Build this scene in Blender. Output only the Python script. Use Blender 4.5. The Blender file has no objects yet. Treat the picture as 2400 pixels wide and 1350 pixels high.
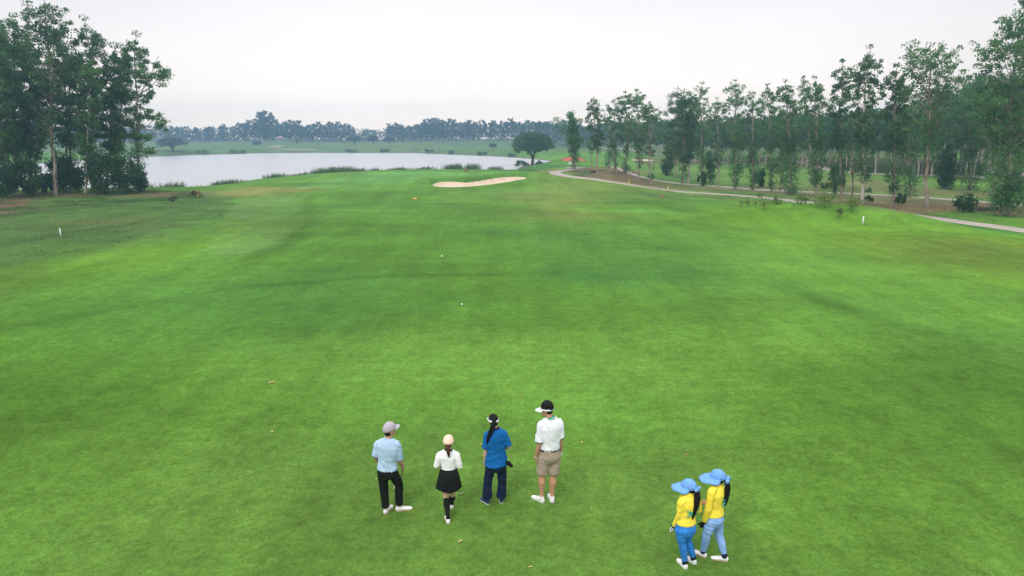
import bpy, bmesh, math, random
import numpy as np
from mathutils import Vector, Matrix, noise

# ---------------------------------------------------------------- camera, world, sun, exposure
scene = bpy.context.scene
col = scene.collection
CAM_H = 6.1
PITCH = math.radians(12.78)
FPX = 1600.0          # focal length in pixels of the 2400 px wide photograph
cam_d = bpy.data.cameras.new('camera')
cam = bpy.data.objects.new('camera', cam_d)
col.objects.link(cam)
cam.location = (0, 0, CAM_H)
cam.rotation_euler = (math.pi/2 - PITCH, 0, 0)
cam_d.sensor_width = 36.0
cam_d.lens = 36.0*FPX/2400.0
cam_d.clip_start = 0.1
cam_d.clip_end = 5000
scene.camera = cam

SUN_EL, SUN_AZ = math.radians(50), math.radians(-152)     # azimuth measured from +Y towards +X
world = bpy.data.worlds.new("World")
scene.world = world
world.use_nodes = True
wn, wl = world.node_tree.nodes, world.node_tree.links
wn.clear()
wout = wn.new('ShaderNodeOutputWorld')
sky = wn.new('ShaderNodeTexSky'); sky.sky_type = 'NISHITA'; sky.sun_disc = False
sky.sun_elevation = SUN_EL; sky.sun_rotation = SUN_AZ
sky.dust_density = 4.0
bg_sky = wn.new('ShaderNodeBackground'); bg_sky.inputs[1].default_value = 0.1
wl.new(sky.outputs[0], bg_sky.inputs[0])
tc = wn.new('ShaderNodeTexCoord')
sep = wn.new('ShaderNodeSeparateXYZ'); wl.new(tc.outputs['Generated'], sep.inputs[0])
ramp = wn.new('ShaderNodeValToRGB')
wl.new(sep.outputs['Z'], ramp.inputs[0])
er = ramp.color_ramp
er.elements[0].position = 0.0; er.elements[0].color = (1.30, 1.08, 0.86, 1)
er.elements[1].position = 1.0; er.elements[1].color = (1.75, 1.8, 1.9, 1)
for p, c in ((0.03, (1.20, 1.03, 0.88)), (0.07, (1.07, .97, 0.90)), (0.17, (0.83, 0.81, 0.835)), (0.35, (1.05, 1.05, 1.10)), (0.6, (1.4, 1.43, 1.5))):
    e = er.elements.new(p); e.color = (*c, 1)
cn = wn.new('ShaderNodeTexNoise'); cn.inputs['Scale'].default_value = 1.6; cn.inputs['Detail'].default_value = 5
cmap = wn.new('ShaderNodeMapping'); cmap.inputs['Scale'].default_value = (1, 1, 3.5)
wl.new(tc.outputs['Generated'], cmap.inputs[0]); wl.new(cmap.outputs[0], cn.inputs[0])
cr = wn.new('ShaderNodeMapRange'); cr.inputs[1].default_value = 0.3; cr.inputs[2].default_value = 0.7
cr.inputs[3].default_value = 0.92; cr.inputs[4].default_value = 1.06
wl.new(cn.outputs[0], cr.inputs[0])
cm = wn.new('ShaderNodeVectorMath'); cm.operation = 'SCALE'
wl.new(ramp.outputs[0], cm.inputs[0]); wl.new(cr.outputs[0], cm.inputs['Scale'])
bg_cl = wn.new('ShaderNodeBackground'); bg_cl.inputs[1].default_value = 1.0
# veiled sun ahead: a broad, soft brightening round its bearing
gd = wn.new('ShaderNodeVectorMath'); gd.operation = 'DOT_PRODUCT'; gd.inputs[1].default_value = (-.03, .985, .17); wl.new(tc.outputs['Generated'], gd.inputs[0])
gr = wn.new('ShaderNodeMapRange'); gr.interpolation_type = 'SMOOTHSTEP'; gr.inputs[1].default_value = .72; gr.inputs[2].default_value = 1.0; gr.inputs[3].default_value = .93; gr.inputs[4].default_value = 1.15
wl.new(gd.outputs['Value'], gr.inputs[0])
cm2 = wn.new('ShaderNodeVectorMath'); cm2.operation = 'SCALE'; wl.new(cm.outputs[0], cm2.inputs[0]); wl.new(gr.outputs[0], cm2.inputs['Scale'])
wl.new(cm2.outputs[0], bg_cl.inputs[0])
wmix = wn.new('ShaderNodeMixShader'); wmix.inputs[0].default_value = 0.94
wl.new(bg_sky.outputs[0], wmix.inputs[1]); wl.new(bg_cl.outputs[0], wmix.inputs[2])
wl.new(wmix.outputs[0], wout.inputs[0])

sun_d = bpy.data.lights.new('sun', 'SUN'); sun_d.energy = 1.5; sun_d.angle = math.radians(20)
sun_d.color = (1.0, 0.96, 0.9)
sun = bpy.data.objects.new('sun', sun_d); col.objects.link(sun)
sdir = Vector((math.sin(SUN_AZ)*math.cos(SUN_EL), math.cos(SUN_AZ)*math.cos(SUN_EL), math.sin(SUN_EL)))
sun.rotation_euler = (-sdir).to_track_quat('-Z', 'Y').to_euler()

scene.view_settings.view_transform = 'Standard'
scene.view_settings.look = 'None'
scene.view_settings.exposure = 0.12
scene.view_settings.gamma = 1.0
scene.render.engine = 'CYCLES'
scene.cycles.max_bounces = 6
scene.cycles.diffuse_bounces = 3
scene.cycles.transmission_bounces = 3
scene.cycles.transparent_max_bounces = 4
scene.cycles.volume_bounces = 1
scene.cycles.use_denoising = True
scene.cycles.use_fast_gi = False

RNG = np.random.default_rng(7)
R = math.radians

# ---------------------------------------------------------------- helpers
def tag(o, label=None, cat=None, group=None, kind=None):
    if label: o['label'] = label
    if cat: o['category'] = cat
    if group: o['group'] = group
    if kind: o['kind'] = kind
    return o

def empty(name, loc, label=None, cat=None, group=None):
    o = bpy.data.objects.new(name, None); col.objects.link(o)
    o.location = loc; o.empty_display_size = 0.2
    return tag(o, label, cat, group)

def mesh_np(name, V, F, smooth=True, mats=()):
    """V (n,3); F list of arrays, each (m,k) with the same k"""
    me = bpy.data.meshes.new(name)
    V = np.asarray(V, dtype=np.float32)
    me.vertices.add(len(V)); me.vertices.foreach_set('co', V.ravel())
    Fs = [np.asarray(f, dtype=np.int32) for f in F if len(f)]
    idx = np.concatenate([f.ravel() for f in Fs])
    tot = np.concatenate([np.full(len(f), f.shape[1], dtype=np.int32) for f in Fs])
    st = np.concatenate([[0], np.cumsum(tot)[:-1]]).astype(np.int32)
    me.loops.add(len(idx)); me.loops.foreach_set('vertex_index', idx)
    me.polygons.add(len(tot)); me.polygons.foreach_set('loop_start', st)
    try: me.polygons.foreach_set('loop_total', tot)
    except Exception: pass
    me.polygons.foreach_set('use_smooth', np.full(len(tot), smooth, dtype=bool))
    me.update(calc_edges=True)
    for m in mats: me.materials.append(m)
    return me

def link(name, me, parent=None, mat=None, loc=None):
    o = bpy.data.objects.new(name, me); col.objects.link(o)
    if mat is not None:
        if len(me.materials) == 0: me.materials.append(mat)
    if parent is not None: o.parent = parent
    if loc is not None: o.location = loc
    return o

def new_mat(name, color, rough=0.7, spec=0.3, var=0.0, vscale=20, bump=0.0, bscale=200, metallic=0, trans=0):
    m = bpy.data.materials.new(name); m.use_nodes = True
    nt = m.node_tree; b = nt.nodes['Principled BSDF']
    b.inputs['Base Color'].default_value = (*color, 1)
    b.inputs['Roughness'].default_value = rough
    b.inputs['Metallic'].default_value = metallic
    b.inputs['Specular IOR Level'].default_value = spec
    tcn = nt.nodes.new('ShaderNodeTexCoord')
    if var:
        n = nt.nodes.new('ShaderNodeTexNoise'); n.inputs['Scale'].default_value = vscale; n.inputs['Detail'].default_value = 4
        nt.links.new(tcn.outputs['Object'], n.inputs[0])
        mr = nt.nodes.new('ShaderNodeMapRange'); mr.inputs[1].default_value = .3; mr.inputs[2].default_value = .7
        mr.inputs[3].default_value = 1-var; mr.inputs[4].default_value = 1+var
        nt.links.new(n.outputs[0], mr.inputs[0])
        v = nt.nodes.new('ShaderNodeVectorMath'); v.operation = 'SCALE'; v.inputs[0].default_value = color
        nt.links.new(mr.outputs[0], v.inputs['Scale']); nt.links.new(v.outputs[0], b.inputs['Base Color'])
    if bump:
        n2 = nt.nodes.new('ShaderNodeTexNoise'); n2.inputs['Scale'].default_value = bscale; n2.inputs['Detail'].default_value = 3
        nt.links.new(tcn.outputs['Object'], n2.inputs[0])
        bp = nt.nodes.new('ShaderNodeBump'); bp.inputs['Strength'].default_value = bump; bp.inputs['Distance'].default_value = 0.01
        nt.links.new(n2.outputs[0], bp.inputs['Height']); nt.links.new(bp.outputs[0], b.inputs['Normal'])
    return m

def smooth01(x): 
    x = np.clip(x, 0, 1); return x*x*(3-2*x)

# camera rays of the photograph (2400x1350 pixels)
CP, SP = math.cos(PITCH), math.sin(PITCH)
def ray(u, v):
    a = (u-1200)/FPX; b = (675-v)/FPX
    return np.array([a, CP + b*SP, -SP + b*CP])
def at_z(u, v, z):
    d = ray(u, v); t = (z-CAM_H)/d[2]
    return np.array([d[0]*t, d[1]*t, z])
def at_y(u, v, y):
    d = ray(u, v); t = y/d[1]
    return np.array([d[0]*t, y, CAM_H + d[2]*t])

def poly_sd(poly, x, y):
    """signed distance (inside negative) of points to polygon"""
    P = np.asarray(poly)[:, :2]; n = len(P)
    d2 = np.full(x.shape, 1e18); ins = np.zeros(x.shape, bool)
    for i in range(n):
        ax, ay = P[i]; bx, by = P[(i+1) % n]
        ex, ey = bx-ax, by-ay
        L = ex*ex+ey*ey+1e-12
        t = np.clip(((x-ax)*ex+(y-ay)*ey)/L, 0, 1)
        d2 = np.minimum(d2, (x-ax-t*ex)**2+(y-ay-t*ey)**2)
        c = ((ay > y) != (by > y))
        with np.errstate(divide='ignore', invalid='ignore'):
            xi = ex*(y-ay)/(by-ay if by != ay else 1e-9)+ax
        ins ^= c & (x < xi)
    d = np.sqrt(d2)
    return np.where(ins, -d, d)

def line_d(pts, x, y):
    P = np.asarray(pts)[:, :2]
    d2 = np.full(np.shape(x), 1e18)
    for i in range(len(P)-1):
        ax, ay = P[i]; ex, ey = P[i+1]-P[i]
        t = np.clip(((x-ax)*ex+(y-ay)*ey)/(ex*ex+ey*ey+1e-12), 0, 1)
        d2 = np.minimum(d2, (x-ax-t*ex)**2+(y-ay-t*ey)**2)
    return np.sqrt(d2)

def line_side(pts, x, y):
    P = np.asarray(pts)[:, :2]
    d2 = np.full(np.shape(x), 1e18); sg = np.ones(np.shape(x))
    for i in range(len(P)-1):
        ax, ay = P[i]; ex, ey = P[i+1]-P[i]
        t = np.clip(((x-ax)*ex+(y-ay)*ey)/(ex*ex+ey*ey+1e-12), 0, 1)
        q = (x-ax-t*ex)**2+(y-ay-t*ey)**2; c = np.where(ex*(y-ay)-ey*(x-ax) > 0, 1.0, -1.0)
        sg = np.where(q < d2, c, sg); d2 = np.minimum(d2, q)
    return np.sqrt(d2)*sg

def vnoise(x, y, s, seed=0):
    """smooth value noise, vectorised"""
    x = np.asarray(x)/s + seed*17.3; y = np.asarray(y)/s + seed*9.1
    xi = np.floor(x).astype(np.int64); yi = np.floor(y).astype(np.int64)
    fx = x-xi; fy = y-yi
    fx = fx*fx*(3-2*fx); fy = fy*fy*(3-2*fy)
    def hsh(a, b):
        h = (a*374761393 + b*668265263 + seed*974711) & 0x7fffffff
        h = ((h ^ (h >> 13))*1274126177) & 0x7fffffff
        return ((h ^ (h >> 16)) & 0xffff)/65535.0
    return (hsh(xi, yi)*(1-fx)+hsh(xi+1, yi)*fx)*(1-fy) + (hsh(xi, yi+1)*(1-fx)+hsh(xi+1, yi+1)*fx)*fy

def fbm(x, y, s, seed=0, o=4):
    r = 0; a = 0.5; tot = 0
    for k in range(o):
        r = r + a*vnoise(x, y, s/2**k, seed+k); tot += a; a *= .55
    return r/tot

# ---------------------------------------------------------------- terrain shape
WL = -1.2
shore_px = [(-900, 520), (-200, 470), (100, 452), (345, 449), (440, 448), (500, 438), (600, 433), (700, 425), (780, 417),
            (850, 411), (1000, 408), (1100, 407), (1190, 408), (1222, 392), (1240, 386), (1262, 382.5), (1304, 379),
            (1250, 373), (1180, 367.5), (1050, 362), (960, 358.5), (700, 358.5), (600, 359.5), (450, 363.5), (345, 368),
            (250, 373), (160, 379), (60, 386), (-300, 384), (-1200, 380)]
shore = [at_z(u, v, WL)[:2] for u, v in shore_px]
crest = [at_z(u, v, 0.7)[:2] for u, v in ((1700, 492), (1820, 488), (1930, 486), (2017, 490), (2100, 499), (2200, 516), (2400, 564), (2700, 650))]
bunker_px = [(1013, 438), (1020, 433), (1035, 430), (1060, 429.5), (1078, 431), (1092, 432), (1108, 430), (1130, 427), (1152, 422.5), (1180, 419),
             (1210, 417.5), (1230, 419), (1236, 423), (1230, 430), (1215, 434), (1190, 438), (1150, 440.5), (1100, 442.5), (1060, 444), (1035, 443.5), (1018, 441)]
bunker = None
GREEN_C = at_z(1000, 407, .3)
SHEL = at_z(1344, 376.5, 0.0)

def gauss(x, y, cx, cy, sx, sy): return np.exp(-((x-cx)/sx)**2-((y-cy)/sy)**2)

def h_ground(x, y):
    x = np.asarray(x, float); y = np.asarray(y, float)
    far = smooth01((y-14)/25)
    h = far*(0.42*(fbm(x, y, 34, 3, 2)-.5) + 0.16*(fbm(x, y, 11, 5, 2)-.5))
    h = h + smooth01((y-40)/60)*0.8*(fbm(x, y, 60, 8, 2)-.5)
    # green plateau
    h = h + 0.75*gauss(x, y, GREEN_C[0]+2, GREEN_C[1]-4, 24, 13)
    # swale before the bunker
    h = h - 0.35*gauss(x, y, GREEN_C[0]-5, 66, 22, 7)
    # ridge of turf on the right and lower ground behind it
    ds = line_side(crest, x, y)
    mk = smooth01((x-10)/12)
    h = h + 1.0*np.where(ds > 0, np.exp(-(ds/4.5)**2), np.exp(-(ds/8.0)**2))*mk*smooth01((y-45)/6)
    h = h - 0.75*smooth01((ds-1)/8)*mk*(.4+.6*smooth01((y-40)/9))*smooth01((170-y)/60)
    # knolls under the right row
    for px, py, hh, sx, sy in ((1440, 402, .9, 9, 12), (1960, 418, 1.2, 9, 10), (1700, 410, -.5, 14, 14), (1345, 386, .7, 8, 9)):
        c = at_z(px, py, 0); h = h + hh*gauss(x, y, c[0], c[1], sx, sy)
    # bunker hollow with a raised back lip
    near = (np.abs(x-at_z(1120, 432, 0)[0]) < 30) & (np.abs(y-at_z(1120, 432, 0)[1]) < 30)
    if bunker is not None and np.any(near):
        sd = poly_sd(bunker, x, y)
        lip = np.exp(-((sd-1.3)/1.6)**2)*smooth01((y-at_z(1120, 437, 0)[1])/4)
        h = h + np.where(near, -0.55*smooth01((0.35-sd)/1.0) + .55*lip*(sd > 0.2), 0)
    # beyond the lake: rolling mounds
    fh = smooth01((y-300)/70)
    h = h + fh*(0.1 + 1.6*fbm(x, y, 90, 21, 2) + 1.0*fbm(x, y, 35, 25, 2))
    for px, hh, sx in ((560, .8, 40), (760, .9, 46), (870, .5, 30), (630, 1.3, 30), (1130, .5, 60)):
        c = at_z(px, 345, 3.0); h = h + hh*gauss(x, y, c[0], c[1]+45, sx, 38)
    # general rise far to the right
    h = h + smooth01((x-60)/200)*smooth01((y-120)/200)*3.0
    # sunken pad of the tiled shelter
    h = h - 2.4*np.exp(-(((x-SHEL[0])**2+(y-SHEL[1])**2)/36.0)**2)
    # lake
    sd = poly_sd(shore, x, y)
    bank = smooth01(sd/9.0)
    out = WL + 0.02 + (h-WL)*bank
    ins = np.maximum(WL + sd*0.22, WL-1.6)
    return np.where(sd > 0, out, ins)

def hg(x, y): return float(h_ground(np.array([x]), np.array([y]))[0])

def at_ground(u, v, zoff=0.0, tmax=700):
    d = ray(u, v)
    ts = np.concatenate([np.arange(5, 160, .25), np.arange(160, tmax, 1.0)])
    X = d[0]*ts; Y = d[1]*ts; Z = CAM_H+d[2]*ts
    H = np.maximum(h_ground(X, Y), WL)+zoff
    k = np.argmax(Z <= H)
    if not np.any(Z <= H): k = len(ts)-1
    if k > 0:
        a = Z[k-1]-H[k-1]; b = Z[k]-H[k]; f = a/(a-b) if a != b else 0
        t = ts[k-1]+f*(ts[k]-ts[k-1])
    else: t = ts[0]
    x, y = d[0]*t, d[1]*t
    return np.array([x, y, hg(x, y)])

bunker = [at_ground(u, v, -.3)[:2] for u, v in bunker_px]
# turf and soil types, tone changes and painted vignette, as patches on the ground (outline, colour, feather in m, raggedness in m)
FAIR = np.array([.068, .172, .020]); FAIR2 = np.array([.100, .225, .032])
GREENC = np.array([.105, .25, .060]); ROUGH = np.array([.068, .132, .034]); DRY = np.array([.20, .205, .060])
MULCH = np.array([.18, .115, .075]); DEEP = np.array([.030, .100, .022]); PALE = np.array([.12, .20, .060]); SOIL = np.array([.15, .085, .06])
LIME = np.array([.125, .255, .016]); BANK = np.array([.10, .085, .05])
patches = [
 ([(-300, 760), (0, 640), (250, 585), (420, 560), (560, 500), (585, 470), (560, 452), (300, 452), (-100, 455), (-500, 520)], ROUGH, 4, 3, 1),
 ([(560, 470), (640, 452), (700, 450), (720, 520), (660, 580), (520, 610), (480, 590)], PALE, .7, .5, .62),
 ([(0, 640), (250, 600), (460, 560), (560, 520), (600, 520), (520, 580), (300, 630), (0, 690), (-200, 700)], LIME*.9, 2.5, 2, .45),
 ([(520, 455), (600, 440), (720, 440), (760, 446), (700, 452), (560, 460)], DRY*.95, 2.5, 2, .9),
 ([(360, 450), (470, 452), (470, 458), (350, 458)], SOIL, 1.5, 1.5, .8),
 ([(-250, 460), (40, 462), (90, 470), (60, 490), (-10, 515), (-250, 545)], SOIL, 1.5, 2, .9),
 ([(0, 450), (350, 446), (350, 458), (0, 470)], SOIL, 1.5, 2, .5),
 ([(120, 522), (210, 520), (300, 512), (290, 525), (120, 530)], SOIL, 1.5, 1.5, .35),
 ([(230, 520), (330, 518), (340, 535), (250, 538)], DRY*.8, 2.5, 2, .5),
 ([(620, 470), (900, 452), (1250, 452), (1330, 500), (1500, 600), (1500, 760), (700, 760), (560, 600)], FAIR*.92, 6, 3, .5),
 ([(690, 440), (820, 412), (870, 405), (1010, 401), (1190, 402), (1200, 408), (1100, 416), (960, 424), (800, 436)], GREENC, 2.5, 1, .8),
 ([(1235, 418), (1290, 402), (1400, 416), (1560, 440), (1620, 452), (1560, 470), (1400, 470), (1300, 500), (1240, 480), (1200, 450)], DRY, 6, 5, .34),
 ([(1250, 450), (1340, 455), (1420, 500), (1330, 520), (1250, 490)], DRY, 5, 4, .22),
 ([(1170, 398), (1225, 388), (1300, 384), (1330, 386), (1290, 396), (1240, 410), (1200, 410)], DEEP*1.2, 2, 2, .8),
 ([(1240, 404), (1290, 394), (1335, 392), (1310, 402), (1265, 410)], DRY*.9, 2, 2, .8),
 ([(1320, 412), (1370, 392), (1450, 388), (1530, 418), (1600, 432), (1760, 436), (1900, 448), (2000, 452), (2120, 462), (2340, 478), (2600, 490), (2600, 560), (2380, 508),
   (2300, 500), (2200, 498), (2100, 494), (1990, 480), (1900, 468), (1760, 452), (1640, 446), (1540, 438), (1430, 424)], MULCH, 1.5, 2.2, .82),
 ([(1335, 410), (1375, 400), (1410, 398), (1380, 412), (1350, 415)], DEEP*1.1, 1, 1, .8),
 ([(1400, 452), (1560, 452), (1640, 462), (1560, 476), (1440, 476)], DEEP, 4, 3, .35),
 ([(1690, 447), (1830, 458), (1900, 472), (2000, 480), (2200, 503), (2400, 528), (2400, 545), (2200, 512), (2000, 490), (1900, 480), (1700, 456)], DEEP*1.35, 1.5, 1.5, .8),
 ([(1920, 425), (2050, 420), (2150, 436), (2320, 450), (2600, 455), (2600, 474), (2330, 466), (2180, 455), (1960, 446), (1880, 440)], MULCH*.8, 2, 2, .85),
 ([(1500, 385), (1690, 384), (1900, 392), (2100, 404), (2400, 420), (2900, 440), (2900, 380), (2400, 372), (1500, 370)], MULCH*.6, 2.5, 4, .92),
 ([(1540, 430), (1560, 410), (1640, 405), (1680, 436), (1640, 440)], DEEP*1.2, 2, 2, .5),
 ([(1570, 395), (1760, 398), (1900, 416), (1900, 436), (1760, 430), (1640, 416)], LIME*.8, 4, 3, .45),
 ([(1860, 392), (1960, 400), (2050, 424), (1980, 430), (1900, 414)], DRY*.8, 2.5, 3, .5),
 ([(1520, 392), (1660, 396), (1760, 406), (1650, 406), (1540, 400)], DRY*.7, 4, 4, .4),
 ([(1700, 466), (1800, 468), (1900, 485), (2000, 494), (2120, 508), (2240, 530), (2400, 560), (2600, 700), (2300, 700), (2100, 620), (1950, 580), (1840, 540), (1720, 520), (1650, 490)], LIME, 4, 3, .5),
 ([(2020, 560), (2200, 560), (2400, 580), (2500, 660), (2200, 640), (2080, 610)], DRY*.7, 4, 3, .35),
 ([(1650, 640), (1900, 650), (2200, 720), (2450, 780), (2450, 860), (2000, 760), (1700, 700)], DEEP*1.5, 4, 3, .35),
 ([(500, 830), (900, 760), (1400, 770), (1900, 800), (2050, 900), (1700, 980), (1300, 930), (900, 920), (560, 930)], np.array([.118, .250, .038]), 2.5, 1.5, .6),  # lighter tone across the middle of the near fairway
 ([(-200, 1060), (600, 1000), (1300, 1040), (2000, 1010), (2600, 1000), (2600, 1600), (-200, 1600)], np.array([.092, .172, .032]), 2, 1, .6),
 ([(1750, 860), (2100, 820), (2600, 880), (2600, 1300), (2000, 1250), (1800, 1050)], np.array([.066, .160, .018]), 2, 1.5, .55),  # vignette darkening at lower right, painted into the turf colour
 ([(-200, 820), (200, 860), (420, 980), (300, 1150), (-200, 1250)], np.array([.070, .165, .018]), 2, 1.5, .45),  # same corner darkening on the left side, put into the colour
 ([(1500, 462), (1540, 425), (1500, 400), (1400, 380), (1500, 366), (2500, 380), (2600, 470)], PALE, 5, 3, .45),
 ([(1290, 630), (1360, 636), (1450, 650), (1470, 662), (1380, 660), (1300, 648)], DEEP*.9, 1.6, 1.2, .55),
 ([(200, 690), (600, 655), (900, 660), (1000, 690), (800, 760), (400, 770), (150, 790)], DEEP*1.4, 4, 3, .42),
 ([(1150, 540), (1500, 540), (1750, 620), (1600, 690), (1250, 600)], DEEP*1.5, 5, 3, .32),
]
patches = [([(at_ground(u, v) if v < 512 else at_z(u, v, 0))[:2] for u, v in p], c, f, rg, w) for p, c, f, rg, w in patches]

xs_in = np.arange(-66, 66.01, .6); g = 66+np.cumsum(.6*1.062**np.arange(1, 74)); g = g[g < 720]; g[-1] = 700
xs = np.concatenate([-g[::-1], xs_in, g])
ys0 = np.arange(-60, 0, 4.0); ys1 = np.arange(0, 150, .5); gy = 150+np.cumsum(.5*1.022**np.arange(1, 160)); gy = gy[gy < 555]; gy[-1] = 555
ys = np.concatenate([ys0, ys1, gy])
bx0, bx1 = min(b[0] for b in bunker), max(b[0] for b in bunker); by0, by1 = min(b[1] for b in bunker), max(b[1] for b in bunker)
xs = np.unique(np.concatenate([xs[(xs < bx0-1.5) | (xs > bx1+1.5)], np.arange(bx0-1.4, bx1+1.4, .2)])); ys = np.unique(np.concatenate([ys[(ys < by0-1.5) | (ys > by1+2.5)], np.arange(by0-1.4, by1+2.4, .2)]))
GX, GY = np.meshgrid(xs, ys)
GZ = h_ground(GX, GY)
nx, ny = len(xs), len(ys)
ii = (np.arange(ny-1)[:, None]*nx + np.arange(nx-1)[None, :]).ravel()
gme = mesh_np('ground', np.stack([GX.ravel(), GY.ravel(), GZ.ravel()], 1), [np.stack([ii, ii+1, ii+nx+1, ii+nx], 1)])
x, y = GX.ravel(), GY.ravel()
big = fbm(x, y, 22, 41, 3)[:, None]
C = FAIR*(1-big)+FAIR2*big
wr = fbm(x, y, 7, 77, 3)-.5; wr2 = fbm(x, y, 1.8, 78, 2)-.5
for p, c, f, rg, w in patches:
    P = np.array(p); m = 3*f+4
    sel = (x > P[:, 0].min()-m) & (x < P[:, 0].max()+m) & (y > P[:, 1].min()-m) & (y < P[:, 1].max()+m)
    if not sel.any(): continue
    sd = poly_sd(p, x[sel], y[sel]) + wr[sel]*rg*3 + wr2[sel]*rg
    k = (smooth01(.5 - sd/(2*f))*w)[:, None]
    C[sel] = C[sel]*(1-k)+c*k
# tyre and mower lines worn into the turf
for pl, w_, a_ in (([(1830, 672), (1930, 705), (2100, 755), (2400, 838), (2600, 900)], .35, .25), ([(1900, 702), (2060, 757), (2400, 860)], .35, .15), ([(0, 776), (300, 720), (600, 672), (900, 648), (1300, 640)], .35, .22),
        ([(724, 455), (722, 520), (670, 575), (560, 615)], .45, .22), ([(0, 582), (140, 552), (300, 530), (440, 494)], .4, .28), ([(2030, 528), (2200, 545), (2400, 560)], .3, .25),
        ([(1560, 476), (1700, 502), (1760, 508)], .4, .2), ([(1350, 500), (1600, 520), (1900, 560), (2080, 610)], .4, .15), ([(1230, 880), (1380, 900), (1600, 990)], .2, .1)):
    d_ = line_d([at_z(u, v, 0)[:2] for u, v in pl], x, y); k = (np.exp(-(d_/w_)**2)*a_*(.5+fbm(x, y, 3, 55, 2)))[:, None]; C = C*(1-k)
# far shore turf, banks and lake bed
sdl = poly_sd(shore, x, y)
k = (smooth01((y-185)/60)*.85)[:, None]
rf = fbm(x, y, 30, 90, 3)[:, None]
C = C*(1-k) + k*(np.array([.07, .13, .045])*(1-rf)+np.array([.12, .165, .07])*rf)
k = (np.exp(-(np.maximum(sdl-.3, 0)/1.3)**2)*.8)[:, None]; C = C*(1-k)+BANK*k
k = (sdl < .2)[:, None]*.9; C = C*(1-k)+BANK*.6*k
# soil under the far woods
k = (smooth01((y-395-8*rf[:, 0])/12)*.85)[:, None]; C = C*(1-k)+np.array([.07, .06, .04])*k
ca = gme.color_attributes.new('turf', 'FLOAT_COLOR', 'POINT')
ca.data.foreach_set('color', np.concatenate([C, np.ones((len(C), 1))], 1).astype(np.float32).ravel())

def ground_material():
    m = bpy.data.materials.new('turf'); m.use_nodes = True
    nt = m.node_tree; N = nt.nodes; L = nt.links; b = N['Principled BSDF']
    b.inputs['Roughness'].default_value = .9; b.inputs['Specular IOR Level'].default_value = .04
    at = N.new('ShaderNodeAttribute'); at.attribute_name = 'turf'
    tc = N.new('ShaderNodeTexCoord')
    def nz(scale, sx=1, sy=1, det=4, rot=0, rough=.6):
        mp = N.new('ShaderNodeMapping'); mp.inputs['Scale'].default_value = (sx, sy, 1); mp.inputs['Rotation'].default_value = (0, 0, rot)
        L.new(tc.outputs['Object'], mp.inputs[0])
        n = N.new('ShaderNodeTexNoise'); n.inputs['Scale'].default_value = scale; n.inputs['Detail'].default_value = det; n.inputs['Roughness'].default_value = rough
        L.new(mp.outputs[0], n.inputs[0]); return n.outputs[0]
    def rng(s, lo, hi, a=.3, bb=.7):
        r = N.new('ShaderNodeMapRange'); r.inputs[1].default_value = a; r.inputs[2].default_value = bb
        r.inputs[3].default_value = lo; r.inputs[4].default_value = hi; L.new(s, r.inputs[0]); return r.outputs[0]
    def mul(a, bb):
        q = N.new('ShaderNodeMath'); q.operation = 'MULTIPLY'; L.new(a, q.inputs[0]); L.new(bb, q.inputs[1]); return q.outputs[0]
    fac = rng(nz(28, det=3, rough=.8), .74, 1.27)
    fac = mul(fac, rng(nz(8, det=4, rough=.8), .80, 1.20)); fac = mul(fac, rng(nz(3.2, det=5, rough=.85), .80, 1.20))
    fac = mul(fac, rng(nz(1.3, det=7, rough=.8), .78, 1.22))
    fac = mul(fac, rng(nz(.8, 1.0, .10, 5, rot=-.12), .90, 1.10))           # streaks along the line of play
    fac = mul(fac, rng(nz(.55, 1.0, .16, 3, rot=.5), .90, 1.10))
    fac = mul(fac, rng(nz(.10, det=5), .72, 1.25)); fac = mul(fac, rng(nz(.35, .25, 1.0, 4, rot=.15), .90, 1.10))
    sc = N.new('ShaderNodeVectorMath'); sc.operation = 'SCALE'
    L.new(at.outputs['Color'], sc.inputs[0]); L.new(fac, sc.inputs['Scale'])
    # yellowing blades
    hs = N.new('ShaderNodeMix'); hs.data_type = 'RGBA'; hs.blend_type = 'MULTIPLY'
    k = mul(rng(nz(3.5, det=5, rough=.75), 0, 1, .42, .72), rng(nz(.25, det=3), .25, 1))
    L.new(k, hs.inputs[0]); L.new(sc.outputs[0], hs.inputs[6]); hs.inputs[7].default_value = (1.32, 1.04, 1.0, 1)
    L.new(hs.outputs[2], b.inputs['Base Color'])
    bp = N.new('ShaderNodeBump'); bp.inputs['Strength'].default_value = .5; bp.inputs['Distance'].default_value = .03
    L.new(nz(30, det=3, rough=.8), bp.inputs['Height']); L.new(bp.outputs[0], b.inputs['Normal'])
    return m
M_turf = ground_material()
ground = link('ground', gme, mat=M_turf); tag(ground, kind='structure')

# water
mw = bpy.data.materials.new('lake_water'); mw.use_nodes = True
nt = mw.node_tree; b = nt.nodes['Principled BSDF']
b.inputs['Base Color'].default_value = (.36, .34, .34, 1); b.inputs['Roughness'].default_value = .27; b.inputs['IOR'].default_value = 1.5
b.inputs['Specular IOR Level'].default_value = 1.0
tcw = nt.nodes.new('ShaderNodeTexCoord'); mpw = nt.nodes.new('ShaderNodeMapping'); mpw.inputs['Scale'].default_value = (.35, .7, 1)
mpw.inputs['Rotation'].default_value = (0, 0, .35)
nt.links.new(tcw.outputs['Object'], mpw.inputs[0])
nw = nt.nodes.new('ShaderNodeTexNoise'); nw.inputs['Scale'].default_value = 1.3; nw.inputs['Detail'].default_value = 4; nw.inputs['Roughness'].default_value = .6
nt.links.new(mpw.outputs[0], nw.inputs[0])
bw = nt.nodes.new('ShaderNodeBump'); bw.inputs['Strength'].default_value = 1.0; bw.inputs['Distance'].default_value = .22
nt.links.new(nw.outputs[0], bw.inputs['Height']); nt.links.new(bw.outputs[0], b.inputs['Normal'])
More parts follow.
